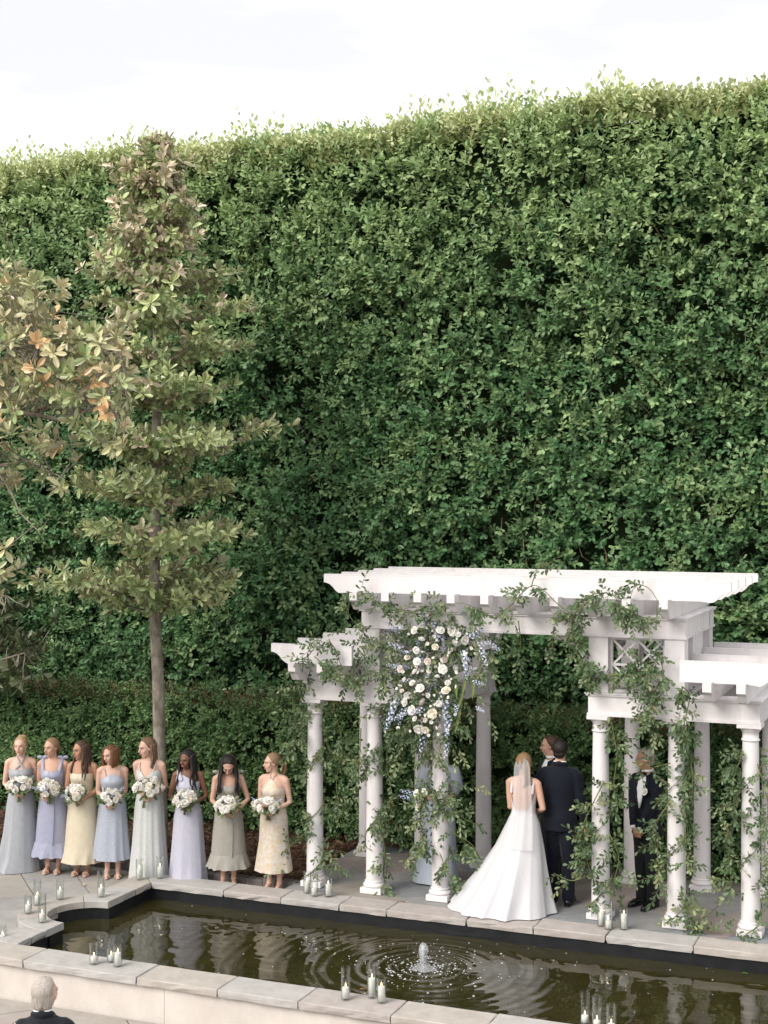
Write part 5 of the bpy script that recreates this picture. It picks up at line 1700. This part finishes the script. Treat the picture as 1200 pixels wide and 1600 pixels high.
def bodice(b, s, z0, top, infl=0.010, na=72, n=10, T=WT, mi=0, bust=0.012):
    V = []
    for i in range(n + 1):
        t = i / n
        row = []
        for k in range(na):
            a = 2 * math.pi * k / na
            zt = top(a)
            z = z0 + (zt - z0) * t
            rx, ry, cy = torso_at(T, z)
            fr = max(0, math.sin(a))
            bulge = 0.022 * fr ** 0.6 * math.exp(-((z - 1.225) / 0.055) ** 2) * (abs(math.cos(a)) ** 0.5 * 0.7 + 0.3)
            row.append((((rx + infl + bust * 0) * math.cos(a)) * s, (cy + (ry + infl + bulge) * math.sin(a)) * s, z * s))
        V.append(row)
    b.grid(V, mi, close=True)
def angd(a, c):
    return abs((a - c + math.pi) % (2 * math.pi) - math.pi)
FRONT = math.pi / 2
def strap(b, s, pts, w=0.010, th=0.35, mi=0):
    b.limb([np.array(p) * s for p in pts], [w * s] * len(pts), 8, mi, flat=(unit((0, 1, 0.25)), th))

def shoes(f, mt, xs=.068):
    b = MB()
    for q in (-1, 1):
        b.M = np.eye(4); b.M[:3, :3] = np.diag([f.s] * 3)
        b.limb([(q * .066, -.055, .014), (q * .069, .03, .014), (q * .074, .10, .014), (q * .075, .135, .014)], [.024, .028, .036, .026], 12, flat=((0, 0, 1), 0.4))
        b.limb([(q * .066, -.05, .0), (q * .066, -.045, .05)], [.012, .018], 8)
        V = [(q * .070 + .037 * math.cos(a), .085 + 0.012 * math.sin(a), .018 + .036 * math.sin(a)) for a in np.linspace(-.1, math.pi + .1, 9)]
        b.limb(V, [.010] * 9, 6)
        V = [(q * .066 + .037 * math.cos(a), -.015 + .038 * math.sin(a), .088) for a in np.linspace(0, 2 * math.pi, 11)]
        b.limb(V, [.005] * 11, 6)
        b.M = None
    b.build('sandals', mt, f.root, smooth=True)

def satin(name, c, rough=0.38, var=0.05, **k):
    return mat('fabric_' + name, c, rough, 0.35, var=var, vscale=18, sheen=0.25, bump=0.3, bscale=7, stretch=(2.5, 2.5, 0.7), **k)
def hemprof(pts):
    ts = [p[0] for p in pts]
    def f(t):
        return tuple(float(np.interp(t, ts, [p[k] for p in pts])) for k in (1, 2, 3, 4))
    return f

# flowers held in the hands
BOU_LEAF = np.array([(0.10, 0.15, 0.06), (0.14, 0.18, 0.08)])
BIG = [rose_mesh('bloom', 0.040, PETAL, 11), rose_mesh('bloom', 0.034, PETAL, 12), rose_mesh('bloom', 0.037, PETALC, 13)]
def bouquet(label, f, at=(0.0, .235, 1.06), n=12, rad=0.085, blue=3, seed=0, wide=1.0, lean=(0, 0.55, 0.8), stems=True):
    r = np.random.default_rng(seed)
    rad *= 1.25; n = int(n * 1.25)
    p = world_pt(f, at)
    t = thing('bouquet', label, 'bouquet', tuple(p), f.rz, group='bouquets of the bridesmaids')
    ax = unit(lean)
    X = unit(np.cross(ax, (0, 0.2, 1))); X = unit(np.cross((0, 0, 1), ax)); Y = np.cross(ax, X)
    tot = n + blue
    for i in range(tot):
        th = math.sqrt((i + 0.5) / tot) * 1.25
        a = i * 2.39996 + r.uniform(-.3, .3)
        d = unit(ax * math.cos(th) + (X * math.cos(a) * wide + Y * math.sin(a)) * math.sin(th))
        pos = d * rad * np.array([wide, 1, 1]) * r.uniform(0.85, 1.1)
        if i % (tot // max(blue, 1) + 1) == 2 and blue:
            o = link('delphinium', SPIKES[i % 3], t); place(o, pos * 0.9, d, r.uniform(0, 6), r.uniform(0.4, 0.55))
        else:
            o = link('bloom', BIG[i % 3], t); place(o, pos - d * 0.02, d, r.uniform(0, 6), r.uniform(0.95, 1.4))
    q = 34
    a = r.uniform(0, 6.28, q)
    D = (X[None] * np.cos(a)[:, None] * wide + Y[None] * np.sin(a)[:, None]) + ax[None] * r.uniform(-.35, .5, (q, 1))
    P = D * rad * 0.55
    V, Fq, C = leaf_arrays(P, D + r.normal(size=(q, 3)) * .2, np.tile(ax, (q, 1)) + r.normal(size=(q, 3)) * .3, r.uniform(.07, .12, q), r.uniform(.03, .05, q), BOU_LEAF[r.integers(0, 2, q)])
    quick_mesh('leaves', V, Fq, VINE, C, parent=t)
    if stems:
        hp = np.array((-at[0] * f.s, 0.19 * f.s - at[1] * f.s, (0.985 - at[2]) * f.s))
        b = MB()
        for k in range(9):
            e = np.array((r.normal() * .008, r.normal() * .008, 0))
            b.limb([ax * 0.01 + e * 2, hp * 0.9 + e, hp * 1.25 + np.array((0, -.01, -.07)) + e * 1.8], [.004] * 3, 5)
        b.build('stems', STEMG, t)
    return t

SHOE = mat('nude_sandal', (0.55, 0.38, 0.31), 0.4, 0.4)
TZ = -0.08
def P_(px, Y, z=TZ):
    a = at_Y(px, 1300, Y)
    return (float(a[0]), Y, z)

# 1: grey blue halter gown
f = woman('bridesmaid in grey blue halter gown at the left end, blonde hair pinned up', P_(33, 14.66), 6, 1.66, SK_FAIR, H_BLONDE, 'updo', yaw=-14, pitch=0, seed=1, elbow=(.6,-.75,-.3), legs=False, group='bridesmaids in a row')
m = satin('grey_blue', (0.32, 0.335, 0.365), 0.5)
b = MB()
bodice(b, f.s, 1.05, lambda a: 1.285 + 0.0 * a - 0.03 * (angd(a, -FRONT) < 1.4), infl=.012)
skirt_mesh(b, f.s, 1.06, 0.005, hemprof([(0, .132, .102, 0, 0), (.2, .178, .135, 0, 0), (.55, .215, .175, .01, 0), (.85, .26, .22, .03, -.01), (1, .32, .26, .06, -.02)]), 9, .16, seed=1)
for q in (-1, 1):
    strap(b, f.s, [(q * .075, .115, 1.27), (q * .03 * -0.2, .102, 1.355), (-q * .045, .045, 1.43), (-q * .045, -.03, 1.445)] if q > 0 else [(q * .075, .115, 1.27), (.006, .106, 1.355), (.045, .045, 1.43), (.045, -.03, 1.445)], .011)
b.build('dress', m, f.root, smooth=True)
bouquet('white rose bouquet held by the bridesmaid in the grey blue halter gown', f, seed=1, wide=1.25, lean=(0.1, 0.5, 0.85), at=(-.015, .235, 1.085), rad=.095, n=13)

# 2: periwinkle tie shoulder midi
def bow(b, s, c, q):
    c = np.array(c)
    for e in (-1, 1):
        b.ell(tuple((c + np.array((e * .035, 0, .018))) * s), (.038 * s, .014 * s, .022 * s), nu=10, nv=6)
        b.limb([c * s, (c + np.array((e * .03 + q * .015, .01, -.06))) * s, (c + np.array((e * .025 + q * .03, .01, -.12))) * s], [.008 * s, .012 * s, .016 * s], 6, flat=((0, 1, 0), .3))
    b.ell(tuple(c * s), (.013 * s, .013 * s, .013 * s), nu=8, nv=6)
def tie_dress(f, m, hem, seed):
    b = MB()
    bodice(b, f.s, 1.05, lambda a: 1.275 + 0.03 * min(1, abs(math.cos(a)) * 1.3) - 0.02 * (angd(a, -FRONT) < 1.2), infl=.012)
    for q in (-1, 1):
        strap(b, f.s, [(q * .098, .098, 1.27), (q * .112, .075, 1.34), (q * .118, .02, 1.412), (q * .112, -.05, 1.385), (q * .10, -.085, 1.29)], .022, .3)
        bow(b, f.s, (q * .128, .012, 1.425), q)
    V = [(.128 * math.cos(a), .004 + .105 * math.sin(a), 1.135) for a in np.linspace(0, 2 * math.pi, 30)]
    b.limb([np.array(p) * f.s for p in V], [.006 * f.s] * 30, 6)
    zr = hem + 0.17
    skirt_mesh(b, f.s, 1.06, zr, hemprof([(0, .132, .102, 0, 0), (.2, .172, .132, 0, 0), (.6, .20, .165, 0, 0), (1, .222, .19, 0, 0)]), 5, .03, seed=seed)
    skirt_mesh(b, f.s, zr + .006, hem, hemprof([(0, .224, .192, 0, 0), (.15, .232, .20, 0, 0), (1, .275, .235, 0, 0)]), 13, .13, nzr=8, hem_wave=.006, seed=seed + 1)
    b.limb([np.array(p) * f.s for p in [(-.05, .125, .98), (-.055, .165, .7), (-.05, .19, .45), (-.048, .2, zr)]], [.008 * f.s, .012 * f.s, .012 * f.s, .014 * f.s], 6, flat=((1, 0, 0), .5))
    b.build('dress', m, f.root, smooth=True)
f = woman('bridesmaid in periwinkle midi dress with shoulder bows, second from the left', P_(83, 14.70), 16, 1.665, SK_LIGHT, H_DKBLONDE, 'low_bun', yaw=-30, pitch=3, roll=3, seed=2, elbow=(.4,-.9,-.2), hands=(.03,.19,.985), group='bridesmaids in a row')
tie_dress(f, satin('periwinkle', (0.315, 0.325, 0.43), 0.34), .225, 3)
shoes(f, SHOE)
bouquet('white bouquet with blue sprigs held by the bridesmaid in periwinkle', f, seed=2, wide=1.1, lean=(-0.2, 0.6, 0.7), at=(0.0, .235, 1.07), rad=.095, n=12, blue=4)

# 3: butter yellow strapless midi
f = woman('bridesmaid in butter yellow strapless midi dress with long wavy brown hair', P_(129, 14.76), 20, 1.65, SK_TAN, H_BROWN, 'long', yaw=-38, pitch=5, roll=2, seed=3, elbow=(.7,-.6,-.4), hands=(-.02,.2,.975), group='bridesmaids in a row')
m = satin('butter', (0.60, 0.53, 0.40), 0.55)
b = MB()
bodice(b, f.s, 1.05, lambda a: 1.283, infl=.012)
skirt_mesh(b, f.s, 1.06, .36, hemprof([(0, .132, .102, 0, 0), (.2, .178, .135, 0, 0), (.6, .205, .17, 0, 0), (1, .225, .195, 0, 0)]), 5, .03, seed=7)
skirt_mesh(b, f.s, .366, .17, hemprof([(0, .228, .198, 0, 0), (1, .262, .225, .01, 0)]), 14, .085, nzr=8, seed=8)
b.build('dress', m, f.root, smooth=True)
shoes(f, SHOE)
bouquet('white bouquet held low by the bridesmaid in butter yellow', f, seed=3, wide=1.15, lean=(0.15, 0.65, 0.6), at=(0.0, .235, 1.05), rad=.088, n=11, blue=4)

# 4: short auburn bob, blue grey sparkle
f = woman('bridesmaid with a short auburn bob in shimmering blue grey midi dress', P_(176, 14.80), 3, 1.615, SK_FAIR, H_AUBURN, 'bob', yaw=-42, pitch=10, roll=5, seed=4, elbow=(.45,-.85,-.2), group='bridesmaids in a row', hands=(0.02, .19, .96))
m = mat('fabric_sparkle', (0.27, 0.30, 0.38), 0.4, 0.5, col2=(0.47, 0.50, 0.57), vscale=130, sheen=0.2)
b = MB()
bodice(b, f.s, 1.05, lambda a: 1.275 + (0.055 * math.exp(-(angd(a, FRONT) / .5) ** 2) if angd(a, FRONT) < 1.2 else -0.01), infl=.012)
for q in (-1, 1): strap(b, f.s, [(q * .078, .105, 1.29), (q * .095, .065, 1.37), (q * .098, 0, 1.415), (q * .085, -.07, 1.35)], .006, .5)
skirt_mesh(b, f.s, 1.06, .24, hemprof([(0, .132, .102, 0, 0), (.2, .175, .135, 0, 0), (.6, .205, .175, 0, 0), (1, .235, .20, 0, 0)]), 11, .13, seed=9)
b.build('dress', m, f.root, smooth=True)
shoes(f, SHOE)
bouquet('white bouquet with pale blue held by the bridesmaid with the auburn bob', f, seed=4, wide=1.2, lean=(0, 0.5, 0.9), at=(0.01, .235, 1.04), rad=.085, n=11, blue=3)

# 5: pale silver gown
f = woman('tall bridesmaid in pale silver floor length gown before the magnolia trunk', P_(233, 14.86), 18, 1.73, SK_FAIR, H_LTBROWN, 'half', yaw=-44, pitch=7, seed=5, elbow=(.35,-.9,-.3), legs=False, group='bridesmaids in a row', hands=(-.03, .19, 1.02))
m = mat('fabric_silver', (0.45, 0.465, 0.46), 0.4, 0.4, col2=(0.57, 0.58, 0.57), vscale=60, sheen=0.2)
b = MB()
bodice(b, f.s, 1.08, lambda a: (1.305 - 0.075 * math.exp(-(angd(a, FRONT) / .33) ** 2)) if angd(a, FRONT) < 1.5 else 1.25, infl=.012)
for q in (-1, 1): strap(b, f.s, [(q * .082, .105, 1.295), (q * .098, .065, 1.37), (q * .100, 0, 1.415), (q * .085, -.07, 1.35)], .007, .5)
skirt_mesh(b, f.s, 1.09, .005, hemprof([(0, .132, .102, 0, 0), (.2, .17, .135, 0, 0), (.6, .195, .17, 0, 0), (1, .235, .21, 0, 0)]), 15, .12, seed=10, gather=.35)
b.build('dress', m, f.root, smooth=True)
bouquet('large white bouquet held high by the tall bridesmaid in silver', f, seed=5, wide=1.35, lean=(-0.25, 0.45, 0.85), at=(-.055, .235, 1.115), rad=.10, n=13, blue=0)

# 6: lavender one shoulder
f = woman('bridesmaid in lavender one shoulder gown with long black hair', P_(294, 14.93), 12, 1.61, SK_DEEP, H_BLACK, 'long_dark', yaw=-26, pitch=12, roll=-4, seed=6, elbow=(.75,-.6,-.3), legs=False, group='bridesmaids in a row')
m = satin('lavender', (0.46, 0.455, 0.545), 0.6)
b = MB()
bodice(b, f.s, 1.05, lambda a: 1.285 + 0.085 * max(0, math.cos(a - .9)) ** 1.5, infl=.012)
strap(b, f.s, [(.07, .11, 1.32), (.105, .06, 1.385), (.11, 0, 1.418), (.10, -.06, 1.37)], .030, .3)
skirt_mesh(b, f.s, 1.06, .005, hemprof([(0, .132, .102, 0, 0), (.2, .178, .138, 0, 0), (.6, .205, .18, 0, 0), (1, .24, .215, 0, 0)]), 10, .10, seed=11)
b.build('dress', m, f.root, smooth=True)
bouquet('white bouquet held by the bridesmaid in the lavender gown', f, seed=6, wide=1.2, lean=(0.1, 0.55, 0.8), at=(-.015, .235, 1.075), rad=.092, n=12, blue=2)

# 7: taupe, looking down
f = woman('bridesmaid in taupe satin tie shoulder dress looking down at her flowers', P_(357, 14.99), 2, 1.59, SK_LIGHT, H_DKBROWN, 'long_dark', yaw=-4, pitch=40, roll=-5, seed=7, elbow=(.8,-.5,-.2), group='bridesmaids in a row', hands=(-.03, .2, .96))
tie_dress(f, satin('taupe', (0.31, 0.295, 0.26), 0.32), .245, 21)
shoes(f, SHOE)
bouquet('white bouquet held low by the bridesmaid in taupe satin', f, seed=7, wide=1.15, lean=(0.2, 0.5, 0.85), at=(0.0, .245, 1.04), rad=.092, n=12, blue=3)

# 8: champagne floral
f = woman('bridesmaid in champagne floral halter slip dress nearest the pergola, hair tied back', P_(428, 15.02), 22, 1.62, SK_FAIR, H_DKBLONDE, 'pony', yaw=-52, pitch=2, seed=8, group='bridesmaids in a row')
m = mat('fabric_floral', (0.54, 0.43, 0.29), 0.4, 0.35, col2=(0.56, 0.52, 0.48), vscale=22, sheen=0.2, lo=0.42, hi=0.56)
b = MB()
bodice(b, f.s, 1.05, lambda a: (1.27 + 0.115 * max(0, 1 - angd(a, FRONT) / .75)) if angd(a, FRONT) < 1.5 else 1.24, infl=.012)
for q in (-1, 1): strap(b, f.s, [(q * .012, .085, 1.385), (q * .04, .05, 1.43), (q * .045, -.02, 1.445)], .006, .6)
skirt_mesh(b, f.s, 1.06, .25, hemprof([(0, .132, .102, 0, 0), (.2, .176, .135, 0, 0), (.55, .185, .155, 0, 0), (1, .235, .21, 0, 0)]), 8, .085, seed=13)
b.build('dress', m, f.root, smooth=True)
shoes(f, SHOE)
bouquet('wide white bouquet with blue held by the bridesmaid in champagne floral', f, seed=8, at=(0.0, .24, 1.06), rad=.095, n=14, blue=3, wide=1.35)

# lady in blue behind the flowered column
f = woman('woman in pale blue puff sleeve gown half hidden behind the flowered column', P_(687, 15.86, 0.0), -4, 1.62, SK_LIGHT, H_LTBROWN, 'half', yaw=6, pitch=6, seed=9, legs=False)
m = satin('pale_blue', (0.40, 0.44, 0.52), 0.5)
b = MB()
bodice(b, f.s, 1.05, lambda a: 1.33 + 0.03 * abs(math.cos(a)), infl=.013)
for i, q in enumerate((-1, 1)):
    E, S_ = f.elb[i] / f.s, np.array((q * .15, 0, 1.36))
    pts = [S_ + np.array((-q * .05, 0, .03)), S_ + np.array((q * .02, 0, .01)), S_ * .6 + E * .4 + np.array((q * .015, 0, 0)), S_ * .25 + E * .75 + np.array((q * .02, 0, 0)), E]
    b.limb([p * f.s for p in pts], [.05 * f.s, .075 * f.s, .098 * f.s, .092 * f.s, .045 * f.s], 16)
skirt_mesh(b, f.s, 1.06, .02, hemprof([(0, .134, .104, 0, 0), (.2, .19, .15, 0, 0), (.6, .225, .20, .02, 0), (1, .29, .26, .05, 0)]), 9, .06, seed=15)
b.build('dress', m, f.root, smooth=True)

# the bride, seen from behind
bx = P_(818, 15.26, 0.0)
f = woman('bride in white gown with long veil seen from behind, train spread on the paving', bx, 0, 1.70, SK_LIGHT, H_DKBLONDE, 'bride', yaw=-10, pitch=2, seed=10, legs=False, rz=R(2), hands=(0.05, .22, 1.0))
m = mat('fabric_ivory', (0.54, 0.535, 0.555), 0.45, 0.35, var=0.02, vscale=10, sheen=0.3, bump=0.35, bscale=5, stretch=(2.2, 2.2, 0.5))
b = MB()
def bt(a):
    d = angd(a, -FRONT)
    if d < 1.15: return 1.075 + 0.20 * min(1, max(0, (d - 0.55) / 0.6)) ** 1.5
    return 1.30
bodice(b, f.s, 1.03, bt, infl=.012)
for q in (-1, 1): strap(b, f.s, [(q * .10, .07, 1.30), (q * .125, .03, 1.40), (q * .12, -.03, 1.40), (q * .118, -.075, 1.26)], .016, .4)
hem = hemprof([(0, .130, .100, 0, 0), (.12, .185, .15, 0, -.02), (.35, .27, .225, -.03, -.05), (.65, .40, .33, -.10, -.12), (.9, .525, .42, -.17, -.19), (1, .585, .46, -.20, -.215)])
skirt_mesh(b, f.s, 1.04, .012, hem, 15, .11, na=180, nzr=26, seed=17)
b.build('dress', m, f.root, smooth=True)
VEIL = bpy.data.materials.new('veil_tulle'); VEIL.use_nodes = True
t = VEIL.node_tree
pb = t.nodes['Principled BSDF']; pb.inputs['Base Color'].default_value = (0.74, 0.73, 0.75, 1); pb.inputs['Roughness'].default_value = 0.7; pb.inputs['Alpha'].default_value = 0.36
V = []
for i in range(22):
    t_ = i / 21
    z = 1.635 - t_ * 0.95
    wv = np.interp(t_, [0, .08, .25, .6, 1], [.05, .085, .095, .112, .15])
    yb = np.interp(t_, [0, .05, .2, .4, .6, 1], [-.085, -.115, -.13, -.145, -.16, -.31])
    xo = np.interp(t_, [0, .3, .6, 1], [0, .012, .022, .03])
    V.append([((xo + wv * u) * f.s, (yb + .035 * u * u + .008 * math.sin(u * 9 + t_ * 3)) * f.s, z * f.s) for u in np.linspace(-1, 1, 21)])
b = MB(); b.grid(V); b.build('veil', VEIL, f.root, smooth=True)

# men in suits
NAVY = mat('suit_navy', (0.0055, 0.0075, 0.0145), 0.75, 0.15, var=0.15, vscale=60, sheen=0.1, bump=0.1, bscale=200)
BLACKS = mat('suit_black', (0.008, 0.008, 0.010), 0.75, 0.2, var=0.15, vscale=60, sheen=0.05)
CHAR = mat('suit_charcoal', (0.010, 0.012, 0.017), 0.75, 0.2, var=0.15, vscale=60, sheen=0.1)
SHIRT = mat('shirt_white', (0.78, 0.78, 0.80), 0.7, 0.2)
LEATH = mat('shoe_leather', (0.008, 0.008, 0.010), 0.2, 0.5)
def man(label, loc, rz, Hh, skin, hairm, style, jm, tm, wrists, poles, yaw=0, pitch=0, roll=0, handn=((.6, 0, 0), (-.6, 0, 0)), legs=((-.095, .0), (.095, .0)), seated=False, curl=0.35, bow=None, collar=True, lean=0.0, seed=0, hand_dir=None):
    s = Hh / 1.83
    f = Figure(); f.s = s; f.loc = np.array(loc, float); f.rz = rz
    t = thing('person', label, 'person', tuple(loc), rz); f.root = t
    S4 = np.eye(4); S4[:3, :3] = np.diag([s, s, s])
    b = MB(); b.M = S4
    b.loft(MT, seg=22)
    b.limb([(0, -.008, 1.50), (0, .004, 1.57), (0, .016, 1.64)], [.066, .060, .058], 12)
    zoff = -.44 if seated else 0
    for q, (lx, ly) in zip((-1, 1), legs):
        if seated:
            b.limb([(q * .09, 0, .93), (q * .13, .42, .93)], [.085, .06], 10)
            b.limb([(q * .13, .42, .93), (q * .13, .44, .52)], [.055, .04], 10)
        else:
            b.limb([(q * .09, 0, .95), (lx, ly + .01, .50), (lx, ly - .02, .10)], [.088, .060, .042], 10)
    arms = []
    for i, q in enumerate((-1, 1)):
        Sh = np.array((q * .180, -.004, 1.455))
        E, W = ik(Sh, np.array(wrists[i]), .30, .265, poles[i])
        b.limb([Sh, Sh * .5 + E * .5, E, W], [.052, .048, .040, .028], 10)
        arms.append((Sh, E, W))
    b.M = None
    Rh = rotz(R(yaw)) @ rotx(R(-pitch)) @ roty(R(roll))
    M = np.eye(4); M[:3, :3] = Rh * (s * 1.04)
    M[:3, 3] = np.array((0, .006, 1.605)) * s + Rh @ np.array((0, .016, .10)) * s
    head_prims(b, M, male=True)
    V, Fs = remeshed(b, 0.0105)
    body = MB(); body.add(V, Fs, 0)
    head_details(body, M)
    for i, q in enumerate((-1, 1)):
        Sh, E, W = arms[i]
        d = unit(W - E)
        if hand_dir: d = unit(hand_dir[i])
        hand(body, (W - d * .005) * s, d, handn[i], s * 1.05, curl, q)
    body.build('body', [skin, LIPS, EYE, EYEW, hairm], t, smooth=True)
    hair(style, M, hairm, t, Rh, seed)
    # jacket
    j = MB(); j.M = S4
    rings = [(z, rx + .012 + (.012 if z < 1.0 else 0), ry + .016 + (.012 if z < 1.0 else 0), cy) for z, rx, ry, cy in MT if z < 1.53]
    rings = [(.83 if not seated else .88, .195, .148, -.005)] + rings + [(1.545, .085, .078, -.012)]
    j.loft(rings, seg=26)
    for q in (-1, 1):
        Sh, E, W = arms[0 if q < 0 else 1]
        j.limb([(q * .10, -.008, 1.475), (q * .165, -.006, 1.462), Sh + np.array((q * .004, 0, -.005)), Sh * .5 + E * .5, E, E * .5 + W * .5, W - unit(W - E) * .012], [.055, .064, .066, .064, .057, .050, .043], 12)
    j.M = None
    V, Fs = remeshed(j, 0.0125, 5)
    jk = MB(); jk.add(V, Fs, 0)
    # lapel collar
    jk.M = S4
    jk.limb([(-.075, .03, 1.535), (-.07, -.04, 1.562), (0, -.078, 1.572), (.07, -.04, 1.562), (.075, .03, 1.535)], [.016, .020, .022, .020, .016], 8, flat=((0, 0, 1), 1.4))
    for q in (-1, 1):
        jk.limb([(q * .075, .035, 1.535), (q * .075, .105, 1.45), (q * .045, .142, 1.32), (q * .012, .145, 1.17)], [.018, .030, .030, .010], 8, flat=(unit((0, 1, .2)), .25))
    jk.M = None
    jk.build('jacket', jm, t, smooth=True)
    # shirt and cuffs
    sh = MB(); sh.M = S4
    sh.limb([(.062 * math.cos(a), -.004 + .064 * math.sin(a), 1.575 + (.008 if math.sin(a) < 0 else 0)) for a in np.linspace(0, 2 * math.pi, 17)], [.015] * 17, 8)
    sh.loft([(1.16, .008, .014, .152), (1.28, .036, .022, .143), (1.38, .056, .028, .122), (1.47, .066, .03, .082), (1.54, .058, .03, .045)], seg=14)
    for (Sh_, E, W) in arms:
        d = unit(W - E); sh.limb([W - d * .03, W + d * .004], [.036, .035], 12)
    sh.M = None
    sh.build('shirt', SHIRT, t, smooth=True)
    if bow:
        bt_ = MB(); bt_.M = S4
        for q in (-1, 1): bt_.ell((q * .032, .100, 1.548), (.034, .014, .022), nu=10, nv=6)
        bt_.ell((0, .104, 1.548), (.012, .014, .013)); bt_.M = None
        bt_.build('bow_tie', bow, t, smooth=True)
    # trousers
    tr_ = MB(); tr_.M = S4
    tr_.loft([(.80, .15, .11, 0), (.88, .178, .128, -.004), (.98, .172, .122, -.004), (1.03, .165, .118, 0)], seg=20)
    for q, (lx, ly) in zip((-1, 1), legs):
        if seated:
            tr_.limb([(q * .09, 0, .93), (q * .13, .42, .93)], [.10, .078], 12)
            tr_.limb([(q * .13, .42, .93), (q * .13, .44, .52)], [.075, .062], 12)
        else:
            tr_.limb([(q * .088, -.005, .93), (lx * .96, ly + .0, .70), (lx, ly + .008, .48), (lx, ly - .012, .25), (lx, ly - .01, .075)], [.108, .095, .079, .072, .074], 14, caps=True)
    tr_.M = None
    V, Fs = remeshed(tr_, 0.0135, 4)
    b = MB(); b.add(V, Fs); b.build('trousers', tm, t, smooth=True)
    for q, (lx, ly) in zip((-1, 1), legs):
        b = MB(); b.M = S4
        if seated: lx, ly, z0 = q * .13, .44, .42
        else: z0 = 0
        b.limb([(lx, ly - .07, z0 + .045), (lx, ly + .02, z0 + .05), (lx + q * .008, ly + .12, z0 + .04), (lx + q * .012, ly + .20, z0 + .032)], [.040, .044, .046, .034], 12)
        b.limb([(lx, ly - .085, z0 + .012), (lx + q * .006, ly + .05, z0 + .012), (lx + q * .012, ly + .21, z0 + .012)], [.036, .040, .036], 10, flat=((0, 0, 1), .33))
        b.M = None
        b.build('shoe', LEATH, t, smooth=True)
    f.arms = arms
    return f

gl_ = P_(875, 15.50, 0.0)
man('groom in navy suit seen from behind beside the bride', gl_, R(4), 1.84, SK_LIGHT, H_DKBROWN, 'man', NAVY, NAVY,
    [(-.23, .14, 1.06), (.27, .04, .90)], [(-.6, -.8, -.1), (.5, -.8, 0)], yaw=-4, pitch=2, handn=((.7, .3, 0), (-.7, .2, 0)), legs=((-.085, .03), (.10, -.02)))
ol = P_(862, 16.15, 0.0)
man('officiant in dark suit facing the couple, mostly hidden behind the groom', ol, facing(ol[0], ol[1], 60), 1.77, SK_LIGHT, H_BROWN, 'man', NAVY, BLACKS,
    [(-.10, .22, 1.10), (.10, .22, 1.10)], [(-.7, -.6, -.3), (.7, -.6, -.3)], yaw=-24, pitch=4, handn=((.5, -.5, 0), (-.5, -.5, 0)), legs=((-.09, 0), (.09, 0)))
bm = P_(1011, 15.78, 0.0)
f = man('man in black tie with clasped hands and white boutonniere, partly behind vines', bm, facing(bm[0], bm[1], 34), 1.76, SK_TAN, H_GREY, 'man', NAVY, BLACKS,
    [(-.045, .21, .93), (.03, .235, .95)], [(-.9, -.4, -.2), (.9, -.4, -.2)], yaw=-32, pitch=4, handn=((.3, -.8, 0), (-.3, -.8, 0)), legs=((-.09, 0.02), (.09, -.02)), bow=BLACKS,
    hand_dir=[(.55, .15, -.8), (-.55, .2, -.8)])
pw = world_pt(f, (-.092, .158, 1.36))
t = thing('boutonniere', 'white boutonniere pinned to the lapel of the man in black tie', 'flower', tuple(pw), f.rz)
for k, (dx, dz, s_) in enumerate(((0, 0, 1.0), (.03, .02, .6))):
    o = link('bloom', BIG[k], t); place(o, (dx, 0.012, dz), (0.2, 1, 0.3), k, s_)
om = (-6.50, 8.95, -0.46)
man('grey haired man in dark suit seen from behind at the bottom left corner', (om[0], om[1], om[2] - 0.435), facing(om[0], om[1], 188), 1.80, SK_FAIR, H_GREY, 'thin', CHAR, CHAR,
    [(-.16, .30, .98), (.16, .30, .98)], [(-.7, -.5, -.3), (.7, -.5, -.3)], yaw=-44, pitch=4, seated=True, handn=((0, .2, -1), (0, .2, -1)))
CHW = mat('chair_white', (0.75, 0.73, 0.70), 0.5, 0.3, var=0.05)
ch = thing('folding_chair', 'white folding chair under the grey haired man', 'chair', (om[0], om[1], -0.42), facing(om[0], om[1], 188))
b = MB(); b.box((-.21, -.16, .40), (.21, .24, .43), bevel=.008); b.build('seat', CHW, ch)
for q in (-1, 1):
    b = MB(); b.limb([(q * .2, .22, 0.0), (q * .2, -.02, .42), (q * .2, -.22, .82)], [.014] * 3, 8); b.build('leg', CHW, ch)
    b = MB(); b.limb([(q * .18, -.24, 0.0), (q * .18, .16, .39)], [.013] * 2, 8); b.build('leg', CHW, ch)
b = MB(); b.box((-.2, -.235, .66), (.2, -.215, .80), bevel=.006); b.build('backrest', CHW, ch)
